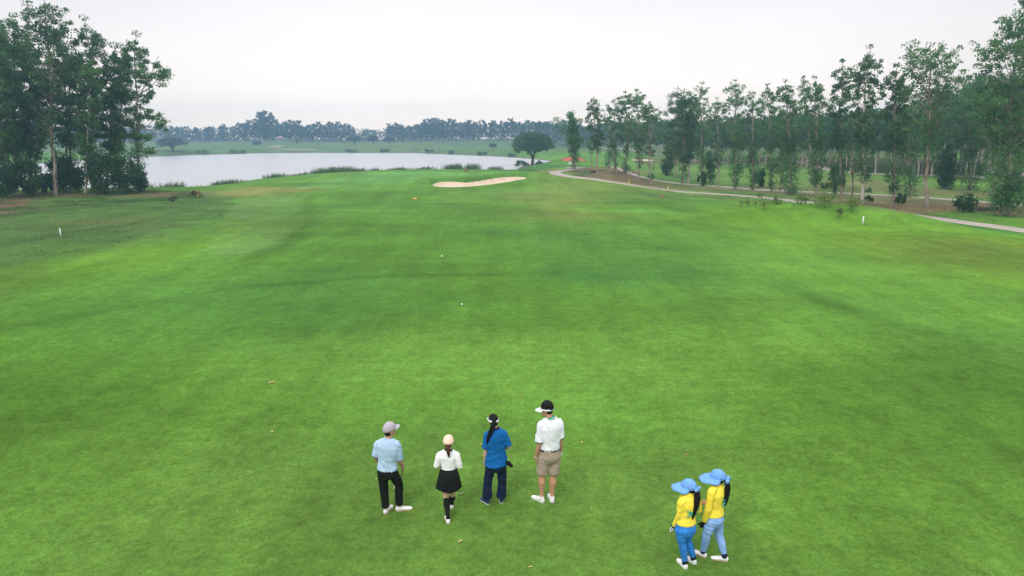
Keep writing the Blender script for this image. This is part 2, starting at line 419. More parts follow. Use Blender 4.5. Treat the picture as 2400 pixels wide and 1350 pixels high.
SP_ = np.array(shore); e1 = SP_-np.roll(SP_, 1, 0); e2 = np.roll(SP_, -1, 0)-SP_
nn_ = np.stack([-(e1+e2)[:, 1], (e1+e2)[:, 0]], 1); n1 = e1/np.linalg.norm(e1, axis=1)[:, None]+e2/np.linalg.norm(e2, axis=1)[:, None]; nn_ = np.stack([n1[:, 1], -n1[:, 0]], 1); nn_ /= np.linalg.norm(nn_, axis=1)[:, None]+1e-9
LK = SP_+nn_*2.5
if (poly_sd(shore, LK[:, 0], LK[:, 1]) < 0).sum() > len(LK)/2: LK = SP_-nn_*2.5
wme = bpy.data.meshes.new('lake'); wme.from_pydata([(a, b_, WL) for a, b_ in LK], [], [list(range(len(LK)))])
if wme.polygons[0].normal.z < 0: wme.flip_normals()
tag(link('lake_water', wme, mat=mw), kind='structure')

# sand bunker sheet
def drape_polygon(name, poly, step, zoff, mat, kind='structure', attr=None):
    P = np.array(poly); 
    bm = bmesh.new()
    x0, y0 = P.min(0)-step; x1, y1 = P.max(0)+step
    X, Y = np.meshgrid(np.arange(x0, x1, step), np.arange(y0, y1, step))
    sd = poly_sd(poly, X, Y)
    # push the vertices just outside onto the outline for a clean edge
    eps = .02
    gx = (poly_sd(poly, X+eps, Y)-poly_sd(poly, X-eps, Y))/(2*eps); gy_ = (poly_sd(poly, X, Y+eps)-poly_sd(poly, X, Y-eps))/(2*eps)
    pull = np.where((sd > 0) & (sd < step*1.5), sd, 0)
    X2, Y2 = X-gx*pull, Y-gy_*pull
    Z = h_ground(X2, Y2)+zoff
    ok = sd < step*1.5
    n = X.shape[1]; idx = (np.arange(X.shape[0]-1)[:, None]*n+np.arange(n-1)[None]).ravel()
    okf = ok.ravel(); inn = (sd < 0).ravel()
    q = np.stack([idx, idx+1, idx+n+1, idx+n], 1)
    q = q[(okf[q].all(1)) & (inn[q].any(1))]
    me = mesh_np(name, np.stack([X2.ravel(), Y2.ravel(), Z.ravel()], 1), [q])
    bm.from_mesh(me); bmesh.ops.delete(bm, geom=[v for v in bm.verts if not v.link_faces], context='VERTS'); bm.to_mesh(me); bm.free()
    o = link(name, me, mat=mat); tag(o, kind=kind); return o
M_sand = new_mat('bunker_sand', (.60, .45, .33), .95, .1, var=.10, vscale=.8, bump=.6, bscale=6)
drape_polygon('sand_bunker', bunker, .3, .05, M_sand)

def ribbon(name, px, w, mat, zoff=.035, z0=0.0, ragged=.0, world=None):
    pts = [at_ground(u, v)[:2] for u, v in px] if world is None else world
    P = np.array(pts, float)
    # smooth resample
    d = np.concatenate([[0], np.cumsum(np.linalg.norm(np.diff(P, axis=0), axis=1))])
    s = np.arange(0, d[-1], .8)
    Q = np.stack([np.interp(s, d, P[:, 0]), np.interp(s, d, P[:, 1])], 1)
    for _ in range(10): Q[1:-1] = .25*Q[:-2]+.5*Q[1:-1]+.25*Q[2:]
    T = np.gradient(Q, axis=0); T /= np.linalg.norm(T, axis=1)[:, None]; Nn = np.stack([-T[:, 1], T[:, 0]], 1)
    offs = np.array([-1.02, -1, -.6, -.2, .2, .6, 1, 1.02])*w/2
    V = []; 
    for j, o in enumerate(offs):
        wob = ragged*(vnoise(s, s*0+j, 1.5, 5)-.5) if ragged else 0
        q = Q+Nn*((o+(wob if abs(o) > w*.45 else 0)) if np.isscalar(wob) else (o+(wob if abs(o) > w*.45 else 0*wob))[:, None])
        z = h_ground(q[:, 0], q[:, 1]) + (zoff if 0 < j < 7 else -.1)
        V.append(np.stack([q[:, 0], q[:, 1], z], 1))
    V = np.stack(V, 1); n = len(offs); m = len(Q)
    idx = (np.arange(m-1)[:, None]*n+np.arange(n-1)[None]).ravel()
    me = mesh_np(name, V.reshape(-1, 3), [np.stack([idx, idx+1, idx+n+1, idx+n], 1)])
    o = link(name, me, mat=mat); tag(o, kind='structure'); return o
M_path = new_mat('cart_path_concrete', (.37, .315, .27), .9, .2, var=.14, vscale=.7, bump=.2, bscale=20)
M_path2 = new_mat('worn_path_soil', (.36, .30, .25), .95, .1, var=.15, vscale=.9, bump=.2, bscale=20)
ribbon('cart_path', [(1360, 396), (1330, 398), (1302, 402), (1300, 407), (1330, 414), (1380, 419), (1435, 427), (1500, 437), (1560, 445), (1620, 451), (1700, 456), (1800, 464),
        (1880, 473.5), (2205, 514), (2300, 527), (2400, 540), (2600, 566)], 1.9, M_path, z0=-.2)
ribbon('service_path', [(1440, 391), (1456, 397), (1470, 405), (1490, 411), (1520, 420), (1560, 426), (1600, 431), (1680, 436), (1760, 444), (1866, 450), (1960, 453), (2040, 456), (2140, 461), (2240, 469), (2340, 477), (2600, 496)], 1.6, M_path, z0=-.3)
ribbon('far_path', [(1400, 343), (1480, 352), (1530, 361), (1600, 370), (1640, 379), (1760, 384), (1870, 377), (1900, 386), (1960, 402), (2050, 408), (2180, 411), (2290, 412), (2320, 418), (2420, 423), (2700, 440)], 2.6, M_path, z0=0.0, zoff=.06)
ribbon('far_shore_path', [(645, 347), (660, 350), (700, 350.5), (740, 351)], 1.1, M_path2, z0=2.0, zoff=.08)

# ---------------------------------------------------------------- leaf and bark materials
def leaf_mat(name, dark, light, hi=None, trans=.48):
    m = bpy.data.materials.new(name); m.use_nodes = True
    nt = m.node_tree; N = nt.nodes; L = nt.links; N.remove(N['Principled BSDF'])
    out = [n for n in N if n.type == 'OUTPUT_MATERIAL'][0]
    g = N.new('ShaderNodeNewGeometry'); tc = N.new('ShaderNodeTexCoord')
    n = N.new('ShaderNodeTexNoise'); n.inputs['Scale'].default_value = .45; n.inputs['Detail'].default_value = 3
    L.new(tc.outputs['Object'], n.inputs[0])
    a = N.new('ShaderNodeMath'); a.operation = 'MULTIPLY_ADD'; L.new(n.outputs[0], a.inputs[0]); a.inputs[1].default_value = 1.5; a.inputs[2].default_value = -.55
    a2 = N.new('ShaderNodeMath'); a2.operation = 'MULTIPLY_ADD'; L.new(g.outputs['Random Per Island'], a2.inputs[0]); a2.inputs[1].default_value = .55; L.new(a.outputs[0], a2.inputs[2])
    r = N.new('ShaderNodeValToRGB'); L.new(a2.outputs[0], r.inputs[0])
    r.color_ramp.elements[0].position = .1; r.color_ramp.elements[0].color = (*dark, 1)
    r.color_ramp.elements[1].position = .75; r.color_ramp.elements[1].color = (*light, 1)
    if hi: e = r.color_ramp.elements.new(1.0); e.color = (*hi, 1)
    oi = N.new('ShaderNodeObjectInfo')
    mr = N.new('ShaderNodeMapRange'); mr.inputs[3].default_value = .82; mr.inputs[4].default_value = 1.2; L.new(oi.outputs['Random'], mr.inputs[0])
    sc = N.new('ShaderNodeVectorMath'); sc.operation = 'SCALE'; L.new(r.outputs[0], sc.inputs[0]); L.new(mr.outputs[0], sc.inputs['Scale'])
    d = N.new('ShaderNodeBsdfPrincipled'); d.inputs['Roughness'].default_value = .6; d.inputs['Specular IOR Level'].default_value = .25
    t = N.new('ShaderNodeBsdfTranslucent')
    L.new(sc.outputs[0], d.inputs['Base Color']); L.new(sc.outputs[0], t.inputs[0])
    mx = N.new('ShaderNodeMixShader'); mx.inputs[0].default_value = trans
    L.new(d.outputs[0], mx.inputs[1]); L.new(t.outputs[0], mx.inputs[2]); L.new(mx.outputs[0], out.inputs[0])
    return m
M_euc = leaf_mat('eucalyptus_leaves', (.044, .118, .042), (.115, .24, .075), (.20, .33, .07))
M_eucL = leaf_mat('broad_grove_leaves', (.042, .118, .038), (.115, .245, .06), (.20, .33, .06))
M_bush = leaf_mat('bush_leaves', (.022, .070, .024), (.060, .140, .036), (.11, .20, .045))
M_olive = leaf_mat('olive_leaves', (.07, .085, .035), (.12, .135, .055), (.16, .17, .06))
M_sap = leaf_mat('sapling_leaves', (.11, .17, .035), (.19, .27, .06), (.24, .32, .08))
M_rain = leaf_mat('rain_tree_leaves', (.035, .085, .035), (.07, .15, .05), (.13, .22, .06))
M_far = leaf_mat('far_wood_leaves', (.06, .10, .085), (.09, .14, .11), (.12, .18, .13))  # paler and bluer: part of the distance haze is put into the leaf colour
M_yel = leaf_mat('yellow_leaves', (.3, .24, .08), (.4, .32, .1))
M_reed = leaf_mat('reed_blades', (.07, .13, .05), (.13, .21, .08), (.23, .25, .13), trans=.4)
def bark_mat(name, a, b_, scale=2.2):
    m = new_mat(name, a, .9, .15)
    nt = m.node_tree; N = nt.nodes; L = nt.links; p = N['Principled BSDF']
    tc = N.new('ShaderNodeTexCoord'); mp = N.new('ShaderNodeMapping'); mp.inputs['Scale'].default_value = (3, 3, .6); L.new(tc.outputs['Object'], mp.inputs[0])
    n = N.new('ShaderNodeTexNoise'); n.inputs['Scale'].default_value = scale; n.inputs['Detail'].default_value = 6; n.inputs['Roughness'].default_value = .7; L.new(mp.outputs[0], n.inputs[0])
    r = N.new('ShaderNodeValToRGB'); r.color_ramp.elements[0].position = .38; r.color_ramp.elements[0].color = (*a, 1); r.color_ramp.elements[1].position = .6; r.color_ramp.elements[1].color = (*b_, 1)
    L.new(n.outputs[0], r.inputs[0]); L.new(r.outputs[0], p.inputs['Base Color'])
    bp = N.new('ShaderNodeBump'); bp.inputs['Strength'].default_value = .5; bp.inputs['Distance'].default_value = .03; L.new(n.outputs[0], bp.inputs['Height']); L.new(bp.outputs[0], p.inputs['Normal'])
    return m
M_bark = bark_mat('eucalyptus_bark', (.13, .085, .06), (.42, .34, .28))
M_barkd = bark_mat('dark_bark', (.06, .045, .035), (.15, .12, .10))
M_barkp = bark_mat('pale_bark', (.30, .25, .21), (.55, .48, .42))

class TB:
    """collects tapered tubes and leaf quads"""
    def __init__(s): s.V = []; s.F = []; s.n = 0; s.LV = []
    def tube(s, pts, rad, k=6):
        P = np.asarray(pts, float); m = len(P)
        T = np.gradient(P, axis=0); T /= np.linalg.norm(T, axis=1)[:, None]+1e-9
        ref = np.array([1.0, 0, 0]) if abs(T[:, 0]).mean() < .8 else np.array([0, 1.0, 0])
        A = np.cross(T, ref); A /= np.linalg.norm(A, axis=1)[:, None]+1e-9; B = np.cross(T, A)
        an = np.arange(k)*2*np.pi/k
        r = np.asarray(rad)[:, None, None]
        V = P[:, None] + r*(A[:, None]*np.cos(an)[None, :, None]+B[:, None]*np.sin(an)[None, :, None])
        i = np.arange(m-1)[:, None]*k; j = np.arange(k)[None]; jn = (j+1) % k
        F = np.stack([i+j, i+jn, i+k+jn, i+k+j], -1).reshape(-1, 4)+s.n
        s.V.append(V.reshape(-1, 3)); s.F.append(F); s.n += m*k
    def leaves(s, C, rng, l=.3, w=.14, droop=.5, axis=None):
        n = len(C)
        a = rng.normal(size=(n, 3)); a[:, 2] -= droop*1.5
        if axis is not None: a = a*.35+axis
        a /= np.linalg.norm(a, axis=1)[:, None]
        b = np.cross(a, rng.normal(size=(n, 3))); b /= np.linalg.norm(b, axis=1)[:, None]+1e-9
        ll = l*rng.uniform(.6, 1.3, n)[:, None]; ww = w*rng.uniform(.6, 1.3, n)[:, None]
        Q = np.stack([C-a*ll/2, C+b*ww/2, C+a*ll/2, C-b*ww/2], 1)
        s.LV.append(Q.reshape(-1, 3))
    def meshes(s, name):
        t = mesh_np(name+'_wood', np.concatenate(s.V), [np.concatenate(s.F)]) if s.V else None
        V = np.concatenate(s.LV); c = mesh_np(name+'_leaves', V, [np.arange(len(V)).reshape(-1, 4)], smooth=False)
        return t, c

def crown_shape(kind, t):
    """relative branch reach at height fraction t (0..1) of the crown"""
    if kind == 'round': return np.sqrt(max(0, 1-(1.6*(t-.45))**2))*.95+.1
    if kind == 'column': return .75+.25*math.sin(t*9)+.05 if t < .9 else .5
    if kind == 'cone': return 1.05-.8*t
    if kind == 'tuft': return .25+.9*math.sin(min(1, t*1.05)*math.pi)**.8
    return .45+.75*math.sin(t*math.pi)**.6

def make_tree(rng, H, top=(0, 0), r0=.17, W=2.2, cb=.40, kind='open', nb=20, clump=.56, nl=46, leaf=.27, fuzz=(0, 0, 0), fuzz_r=.8, extra=(), fork=False, sides=7, bcrown=True, dens=.62):
    tb = TB(); m = 12; nb = int(nb*1.25); clump = clump*.88
    tt = np.linspace(0, 1, m)
    wob = np.cumsum(rng.normal(scale=.10*H/14, size=(m, 2)), axis=0); wob -= wob[0]; wob -= tt[:, None]*wob[-1]
    P = np.stack([top[0]*tt+wob[:, 0], top[1]*tt+wob[:, 1], tt*H*.97-.15], 1)
    rad = r0*.82*(1-tt)**.75*.92+.02; rad[0] *= 1.25
    tb.tube(P, rad, sides)
    def pt(t): return np.array([np.interp(t, tt, P[:, i]) for i in range(3)])
    cl = []
    az = rng.uniform(0, 6.28)
    for i in range(nb):
        u = (i+.5*rng.uniform())/nb; t = cb+(.96-cb)*u
        az += 2.4+rng.normal(scale=.4)
        reach = W*crown_shape(kind, u)*rng.uniform(.55, 1.15)
        rise = reach*rng.uniform(.55, 1.35)*(1.15-.3*u)
        p0 = pt(t - .06); d = np.array([math.cos(az), math.sin(az), 0])
        p1 = p0+d*reach*.5+np.array([0, 0, rise*.35]); p2 = p0+d*reach+np.array([0, 0, rise])
        p2[2] = min(p2[2], H*1.0)
        br = r0*.38*(1-t*.75)
        q = [p0, p0*.4+p1*.6+rng.normal(scale=.06, size=3), p1, (p1+p2)/2+rng.normal(scale=.1, size=3), p2]
        tb.tube(q, [br, br*.8, br*.6, br*.4, .012], 5)
        cl += [(p2, 1.0), ((p1+p2)/2+rng.normal(scale=.25, size=3), .8)]
        for k in range(2):
            f = rng.uniform(.35, .9); b0 = p0+(p2-p0)*f; e = b0+rng.normal(scale=.42, size=3)*W/2.0+np.array([0, 0, .3])
            tb.tube([b0, (b0+e)/2+np.array([0, 0, .05]), e], [br*.3, br*.2, .01], 4)
            cl.append((e, rng.uniform(.6, 1.0)))
    cl.append((pt(1.0), 1.0)); cl.append((pt(.95), .9))
    for ex in extra:   # deliberate limbs: (t on trunk, dx, dy, dz, clump size, n)
        t0, dx, dy, dz, cs, n = ex
        p0 = pt(t0); p2 = p0+np.array([dx, dy, dz]); p1 = (p0+p2)/2+np.array([0, 0, -.12*abs(dx)])
        br = r0*.42
        tb.tube([p0, p1, p2], [br, br*.6, .02], 5)
        for k in range(n):
            f = rng.uniform(.45, 1.05); cl.append((p0+(p2-p0)*f+rng.normal(scale=cs*.55, size=3), cs/clump))
    Cs = []
    for c, s in cl:
        n = max(5, int(nl*dens*s*rng.uniform(.5, 1.4)))
        g = rng.normal(size=(n, 3)); g /= np.linalg.norm(g, axis=1)[:, None]; g *= rng.uniform(size=(n, 1))**.45
        g[:, 2] *= .68
        Cs.append(c+g*clump*s*rng.uniform(.62, 1.05))
    if bcrown: tb.leaves(np.concatenate(Cs), rng, leaf, leaf*.46)
    z0, z1, n = fuzz; n = int(n*.72)
    if n:
        u = rng.uniform(size=n); t = z0+(z1-z0)*u
        base = np.stack([np.interp(t, tt, P[:, i]) for i in range(3)], 1)
        # bunches
        nbch = max(4, int(n/24)); bt = rng.uniform(size=nbch); ba = rng.uniform(0, 6.28, nbch); brr = rng.uniform(.25, 1, nbch)*fuzz_r
        pick = rng.integers(0, nbch, n)
        tz = z0+(z1-z0)*bt[pick]
        prof = (np.sin(np.clip(bt[pick], .04, .97)*np.pi)**.4)
        base = np.stack([np.interp(tz, tt, P[:, i]) for i in range(3)], 1)
        off = np.stack([np.cos(ba[pick])*brr[pick]*prof, np.sin(ba[pick])*brr[pick]*prof, brr[pick]*.2], 1)
        tb.leaves(base+off+rng.normal(scale=(.22*fuzz_r, .22*fuzz_r, .34*fuzz_r), size=(n, 3)), rng, leaf*.95, leaf*.42)
    return tb

def make_bush(rng, W, H, n=1600, leaf=.24, stems=5, low=.05, taper=.0):
    tb = TB()
    for i in range(stems):
        a = rng.uniform(0, 6.28); e = np.array([math.cos(a)*W*.45, math.sin(a)*W*.45, H*.75])
        tb.tube([(0, 0, -.1), e*np.array([.35, .35, .5]), e], [.05, .035, .01], 5)
    nc = max(8, int(n/55)); g = rng.normal(size=(nc, 3)); g /= np.linalg.norm(g, axis=1)[:, None]; g *= rng.uniform(.35, 1, (nc, 1))**.6
    zc = (g[:, 2]*.5+.5)
    C = np.stack([g[:, 0]*W*(1-taper*zc), g[:, 1]*W*(1-taper*zc), H*(low+(1-low)*zc)*.93], 1)
    pick = rng.integers(0, nc, n)
    tb.leaves(C[pick]+rng.normal(scale=(W*.15, W*.15, H*.075), size=(n, 3)), rng, leaf, leaf*.5, droop=.1)
    tb.LV[-1][:, 2] = np.maximum(tb.LV[-1][:, 2], .0)
    return tb

def make_dome(rng, W, H, zb, n=9000, leaf=.34, fork=.22):
    tb = TB(); base = np.array([0, 0, -.2]); f = np.array([.1, 0, H*fork])
    tb.tube([base, (0, 0, .3), f], [.5, .36, .32], 8)
    cen = []
    for i in range(6):
        a = i*1.05+rng.normal(scale=.25); rr = W*rng.uniform(.35, .75)
        e = np.array([math.cos(a)*rr, math.sin(a)*rr, H*rng.uniform(.55, .8)]); mid = f+(e-f)*.5+np.array([0, 0, -.05*H])+rng.normal(scale=.2, size=3)
        tb.tube([f-np.array([0, 0, .3]), f+(mid-f)*.5+rng.normal(scale=.1, size=3), mid, e], [.24, .19, .13, .04], 6)
        for k in range(4):
            b = rng.uniform(-.7, .7)+a; r2 = W*rng.uniform(.55, .98)
            e2 = np.array([math.cos(b)*r2, math.sin(b)*r2, H*(1-.5*(r2/W)**2)*rng.uniform(.62, .92)])
            tb.tube([mid, (mid+e2)/2+np.array([0, 0, .1]), e2], [.09, .06, .015], 4); cen.append(e2)
    nc = 150
    a = rng.uniform(0, 6.28, nc); rr = np.sqrt(rng.uniform(size=nc)); 
    ztop = H*(np.sqrt(np.maximum(0, 1-(rr*.95)**2))*.52+.47)
    zbot = H*(zb+.06*rr)
    t = rng.uniform(size=nc)**.45
    z = zbot+(ztop-zbot)*t
    C = np.stack([np.cos(a)*rr*W, np.sin(a)*rr*W, z-.25], 1); C = np.concatenate([C, np.array(cen)])
    pick = rng.integers(0, len(C), n)
    tb.leaves(C[pick]+rng.normal(scale=(W*.075, W*.075, H*.035), size=(n, 3)), rng, leaf, leaf*.5, droop=.05)
    return tb

def px_m(p):  # pixels of the photograph per metre at a world point
    return FPX/(p[1]*CP+(CAM_H-p[2])*SP)

def plant_tree(name, tb, loc, label, cat, group=None, leafm=M_euc, bark=M_bark):
    t, c = tb.meshes(name)
    e = empty(name, loc, label, cat, group)
    if t is not None: link('trunk', t, e, bark)
    link('crown', c, e, leafm)
    return e

def copy_tree(e, loc, rz, s, label=None, group=None):
    r = e.copy(); col.objects.link(r); r.location = loc; r.rotation_euler = (0, 0, rz); r.scale = s if hasattr(s, '__len__') else (s, s, s)
    if label: r['label'] = label
    if group: r['group'] = group
    for ch in e.children:
        c = ch.copy(); col.objects.link(c); c.parent = r
    return r

# ---------------------------------------------------------------- right-hand row of eucalyptus
# base px, top px, crown half-width px, options, label
def row_tree(bu, bv, tu, tv, wpx, label, seed, group='tall trees in the right-hand row', name='eucalyptus_tree', leafm=M_euc, bark=M_bark, dy=0, extra_px=(), **kw):
    p = at_ground(bu, bv); k = px_m(p)
    tp = at_y(tu, tv, p[1]+dy)
    H = tp[2]-p[2]
    ex = []
    for (t0, eu, ev, cs, n) in extra_px:
        q = at_y(eu, ev, p[1]+dy*t0)
        p0 = np.array([(tp[0]-p[0])*t0, dy*t0, H*t0])
        d = q-p-p0; ex.append((t0, d[0], rng_dy.normal(scale=.4), d[2], cs, n))
    tb = make_tree(np.random.default_rng(seed), H, (tp[0]-p[0], dy), W=wpx/k, extra=ex, **kw)
    e = plant_tree(name, tb, Vector(p), label, 'tree', group, leafm, bark)
    return e
rng_dy = np.random.default_rng(5)
D = dict
ROW = [
 (1347, 401, 1340, 256, 15, 'leftmost tree of the right-hand row, leafy down to its base with one limb reaching left', D(cb=.35, nb=22, nl=75, clump=.8, fuzz=(.08, .55, 1500), fuzz_r=1.1, kind='column', extra_px=((.45, 1307, 289, .8, 8), (.6, 1358, 300, .6, 3)))),
 (1400, 411, 1390, 224, 20, 'second tall tree in the right-hand row, bare lower trunk and forked crown', D(cb=.42, nb=22, nl=50, fuzz=(.33, .55, 700), fuzz_r=1.0, extra_px=((.42, 1360, 318, .7, 5),))),
 (1386, 391, 1388, 322, 16, 'small thin-trunked tree behind the gap between the first two tall row trees', D(cb=.6, nb=8, nl=40, r0=.1, fuzz=(.5, .7, 120))),
 (1425, 392, 1430, 262, 15, 'slender hazy tree with a leafy cone around its base, left of a brownish tree', D(cb=.45, nb=15, nl=40, r0=.12, fuzz=(.03, .30, 900), fuzz_r=.95)),
 (1443, 406, 1440, 227, 19, 'tall sparse tree with brownish lower foliage and ivy-like leaves up its trunk', D(cb=.38, nb=20, nl=40, fuzz=(.1, .4, 900), fuzz_r=.8, leaf=.28)),
 (1465, 407, 1466, 208, 22, 'tall full-crowned tree beside the cart path with leaf tufts at its foot', D(cb=.35, nb=24, nl=52, fuzz=(.02, .34, 1000), fuzz_r=.85)),
 (1496, 424, 1492, 202, 26, 'tallest tree near the left end of the right-hand row with a pale bare trunk foot', D(cb=.36, nb=28, nl=58, fuzz=(.16, .45, 700), fuzz_r=.9)),
 (1527, 431, 1523, 234, 22, 'open tree with a thin dark trunk standing right of the tall pale-footed tree', D(cb=.38, nb=20, nl=44, fuzz=(.08, .25, 260), fuzz_r=.6, extra_px=((.55, 1548, 245, .6, 4),))),
 (1565, 410, 1572, 300, 22, 'shorter dark dense tree bushy at its foot behind the middle of the row', D(cb=.15, nb=22, nl=70, fuzz=(0, .4, 1500), fuzz_r=1.4, kind='column')),
 (1582, 417, 1588, 200, 22, 'dense tree with a thin trunk, left one of the thick twin-topped clump', D(cb=.28, nb=28, nl=78, clump=.75, r0=.12)),
 (1600, 431, 1604, 206, 24, 'dark dense tree with a very full crown in the middle of the thick clump', D(cb=.26, nb=30, nl=85, clump=.78, fuzz=(.03, .35, 900), fuzz_r=.7)),
 (1612, 431, 1618, 210, 24, 'pale straight trunk with a full crown, right one of the thick clump', D(cb=.28, nb=26, nl=72, clump=.72, bark=M_barkp)),
 (1646, 435, 1646, 184, 24, 'tall open-topped tree with twiggy crown rising right of the thick clump', D(cb=.38, nb=26, nl=42, fuzz=(.14, .42, 900), fuzz_r=.85)),
 (1665, 432, 1664, 352, 14, 'low leafy tree, columnar and fresh green, filling the gap in the row', D(cb=.2, nb=14, nl=60, r0=.08, fuzz=(.05, .8, 800), fuzz_r=.9, kind='column')),
 (1684, 439, 1682, 222, 20, 'thin sparse tree with see-through crown and a dark lower trunk', D(cb=.36, nb=20, nl=34, r0=.13, fuzz=(.25, .45, 400), fuzz_r=.9)),
 (1724, 444, 1726, 177, 27, 'tall airy tree with leaves all along its trunk down to the brown mulch', D(cb=.4, nb=28, nl=42, fuzz=(.05, .46, 2300), fuzz_r=.95)),
 (1765, 445, 1762, 206, 22, 'slim tree hung with drooping foliage beside a round dark bush', D(cb=.38, nb=22, nl=40, fuzz=(.03, .45, 2000), fuzz_r=.9)),
 (1810, 451, 1800, 186, 20, 'tree with narrow top and a fuzzy lower half left of a forked dense tree', D(cb=.42, nb=22, nl=42, r0=.14, fuzz=(.06, .45, 1500), fuzz_r=.8)),
 (1829, 447, 1834, 252, 14, 'shorter thin tree tucked close behind two taller ones, with dull leaves', D(cb=.4, nb=14, nl=40, r0=.11, fuzz=(.02, .5, 700), fuzz_r=.75)),
 (1857, 457, 1842, 178, 24, 'dense tree green to the ground with a bushy foot beside the turf ridge', D(cb=.4, nb=26, nl=52, fuzz=(0, .5, 3200), fuzz_r=1.05)),
 (1900, 424, 1884, 170, 19, 'narrow-topped tree farther back, between two dense row trees', D(cb=.5, nb=18, nl=42, r0=.14, fuzz=(.05, .4, 500), fuzz_r=.7)),
 (1912, 463, 1910, 168, 24, 'tree with thick dark foliage round its lower trunk and a bare pale foot', D(cb=.42, nb=26, nl=48, fuzz=(.12, .5, 2600), fuzz_r=.95)),
 (1973, 465, 1976, 128, 22, 'tall tree with two stacked leafy tufts at its top left of the tallest pair', D(cb=.42, nb=28, nl=54, fuzz=(.12, .48, 1800), fuzz_r=.95)),
 (1997, 463, 2003, 260, 14, 'thin bare-limbed brownish tree with steep forked branches and few leaves', D(cb=.3, nb=14, nl=10, r0=.11, leafm=M_olive)),
 (2021, 477, 2041, 92, 27, 'very tall conical tree with white peeling bark low on its trunk', D(cb=.42, nb=32, nl=58, r0=.2, fuzz=(.16, .5, 2300), fuzz_r=1.0, bark=M_barkp, extra_px=((.07, 2024, 452, .45, 3),))),
 (2093, 478, 2104, 138, 25, 'tall tree with yellow-green sprays in its middle left of the broad round-topped tree', D(cb=.44, nb=28, nl=60, fuzz=(.1, .55, 1900), fuzz_r=1.0, extra_px=((.72, 2132, 225, .8, 5),))),
 (2133, 462, 2128, 250, 22, 'shorter leafy tree behind, low-tufted, just left of the broad round-topped tree', D(cb=.45, nb=20, nl=46, r0=.14, fuzz=(0, .35, 1400), fuzz_r=1.1)),
 (2171, 488, 2182, 88, 66, 'tallest broad round-topped tree of the row with a straight bare trunk', D(cb=.5, nb=44, nl=44, clump=.62, r0=.22, kind='round', fuzz=(.32, .52, 1500), fuzz_r=1.1, extra_px=((.66, 2242, 190, .7, 7), (.7, 2125, 135, .7, 6)))),
 (2215, 443, 2217, 348, 17, 'low dense dark multi-stemmed tree shaped like an upturned egg', D(cb=.1, nb=26, nl=80, r0=.12, fuzz=(0.03, .9, 2400), fuzz_r=1.35, kind='column', leafm=M_bush)),
 (2276, 446, 2272, 228, 34, 'dark leafy tree with a shaggy foot between the round bush and the forest', D(cb=.4, nb=34, nl=62, clump=.75, fuzz=(.0, .42, 1900), fuzz_r=1.25)),
 (2330, 452, 2322, 205, 44, 'wide dark tree in front of the forest left of the right edge tree', D(cb=.42, nb=40, nl=60, clump=.8, fuzz=(.1, .4, 700), fuzz_r=1.0)),
 (2366, 507, 2392, 10, 62, 'huge forked tree at the right edge of the view, leafy from top to grass', D(cb=.36, nb=52, nl=70, clump=.72, r0=.24, fuzz=(.02, .42, 4200), fuzz_r=1.7, extra_px=((.45, 2296, 205, .8, 10), (.55, 2330, 150, .8, 9), (.4, 2310, 250, .9, 9), (.05, 2350, 440, 1.0, 16), (.07, 2340, 405, .9, 12)))),
 (2420, 500, 2440, -60, 60, 'tree cut off by the right edge of the view, its crown above the frame', D(cb=.25, nb=44, nl=60, clump=.75, r0=.22, fuzz=(.02, .4, 1800), fuzz_r=1.5)),
]
for i, (bu, bv, tu, tv, w, lab, kw) in enumerate(ROW):
    row_tree(bu, bv, tu, tv, w, lab, 100+i, **kw)

BUSH = [ # centre base px, half width px, top v, label
 (1782, 438, 15, 392, 'round dark bush beside a slim hung-leaf tree in the right-hand row', M_bush, .25),
 (1645, 436, 10, 402, 'small leafy bush at the foot of the open-topped tree', M_bush, .25),
 (2259, 497, 27, 449, 'large round bright bush on the bank near the right edge', M_bush, .2),
 (2107, 479, 13, 451, 'small round bush right of the trunk foot on the mulch', M_bush, .2),
 (2037, 473, 9, 456, 'tiny dark bush beside the white-barked trunk', M_bush, .2),
 (1931, 443, 9, 425, 'low bush behind the turf hollow, left of a thick-stemmed tree', M_bush, .2),
 (1955, 461, 17, 380, 'upright pale-green shrub behind the tall two-tufted tree', M_euc, .22),
 (1560, 412, 9, 380, 'dark shrub at the foot of the shorter dense tree', M_bush, .25),
 (408, 472, 10, 458, 'low weedy green tuft on the left rough near the lake', M_olive, .18),
 (454, 460, 6, 447, 'sparse small weed right beside the red stake', M_olive, .14),
]
def bush_at(u, v, wp, tv, label, mat, leaf, seed, group=None, name='bush', n=None, **kw):
    p = at_ground(u, v); k = px_m(p); H = at_y(u, tv, p[1])[2]-p[2]; W = wp/k
    tb = make_bush(np.random.default_rng(seed), W, H, n or int(260+520*W*H/leaf*.25), leaf, **kw)
    t, c = tb.meshes(name); e = empty(name, Vector(p), label, 'bush', group)
    if t is not None: link('stem', t, e, M_barkd)
    link('foliage', c, e, mat); return e
for i, (u, v, w, tv, lab, mt, lf) in enumerate(BUSH):
    bush_at(u, v, w, tv, lab, mt, lf, 300+i)

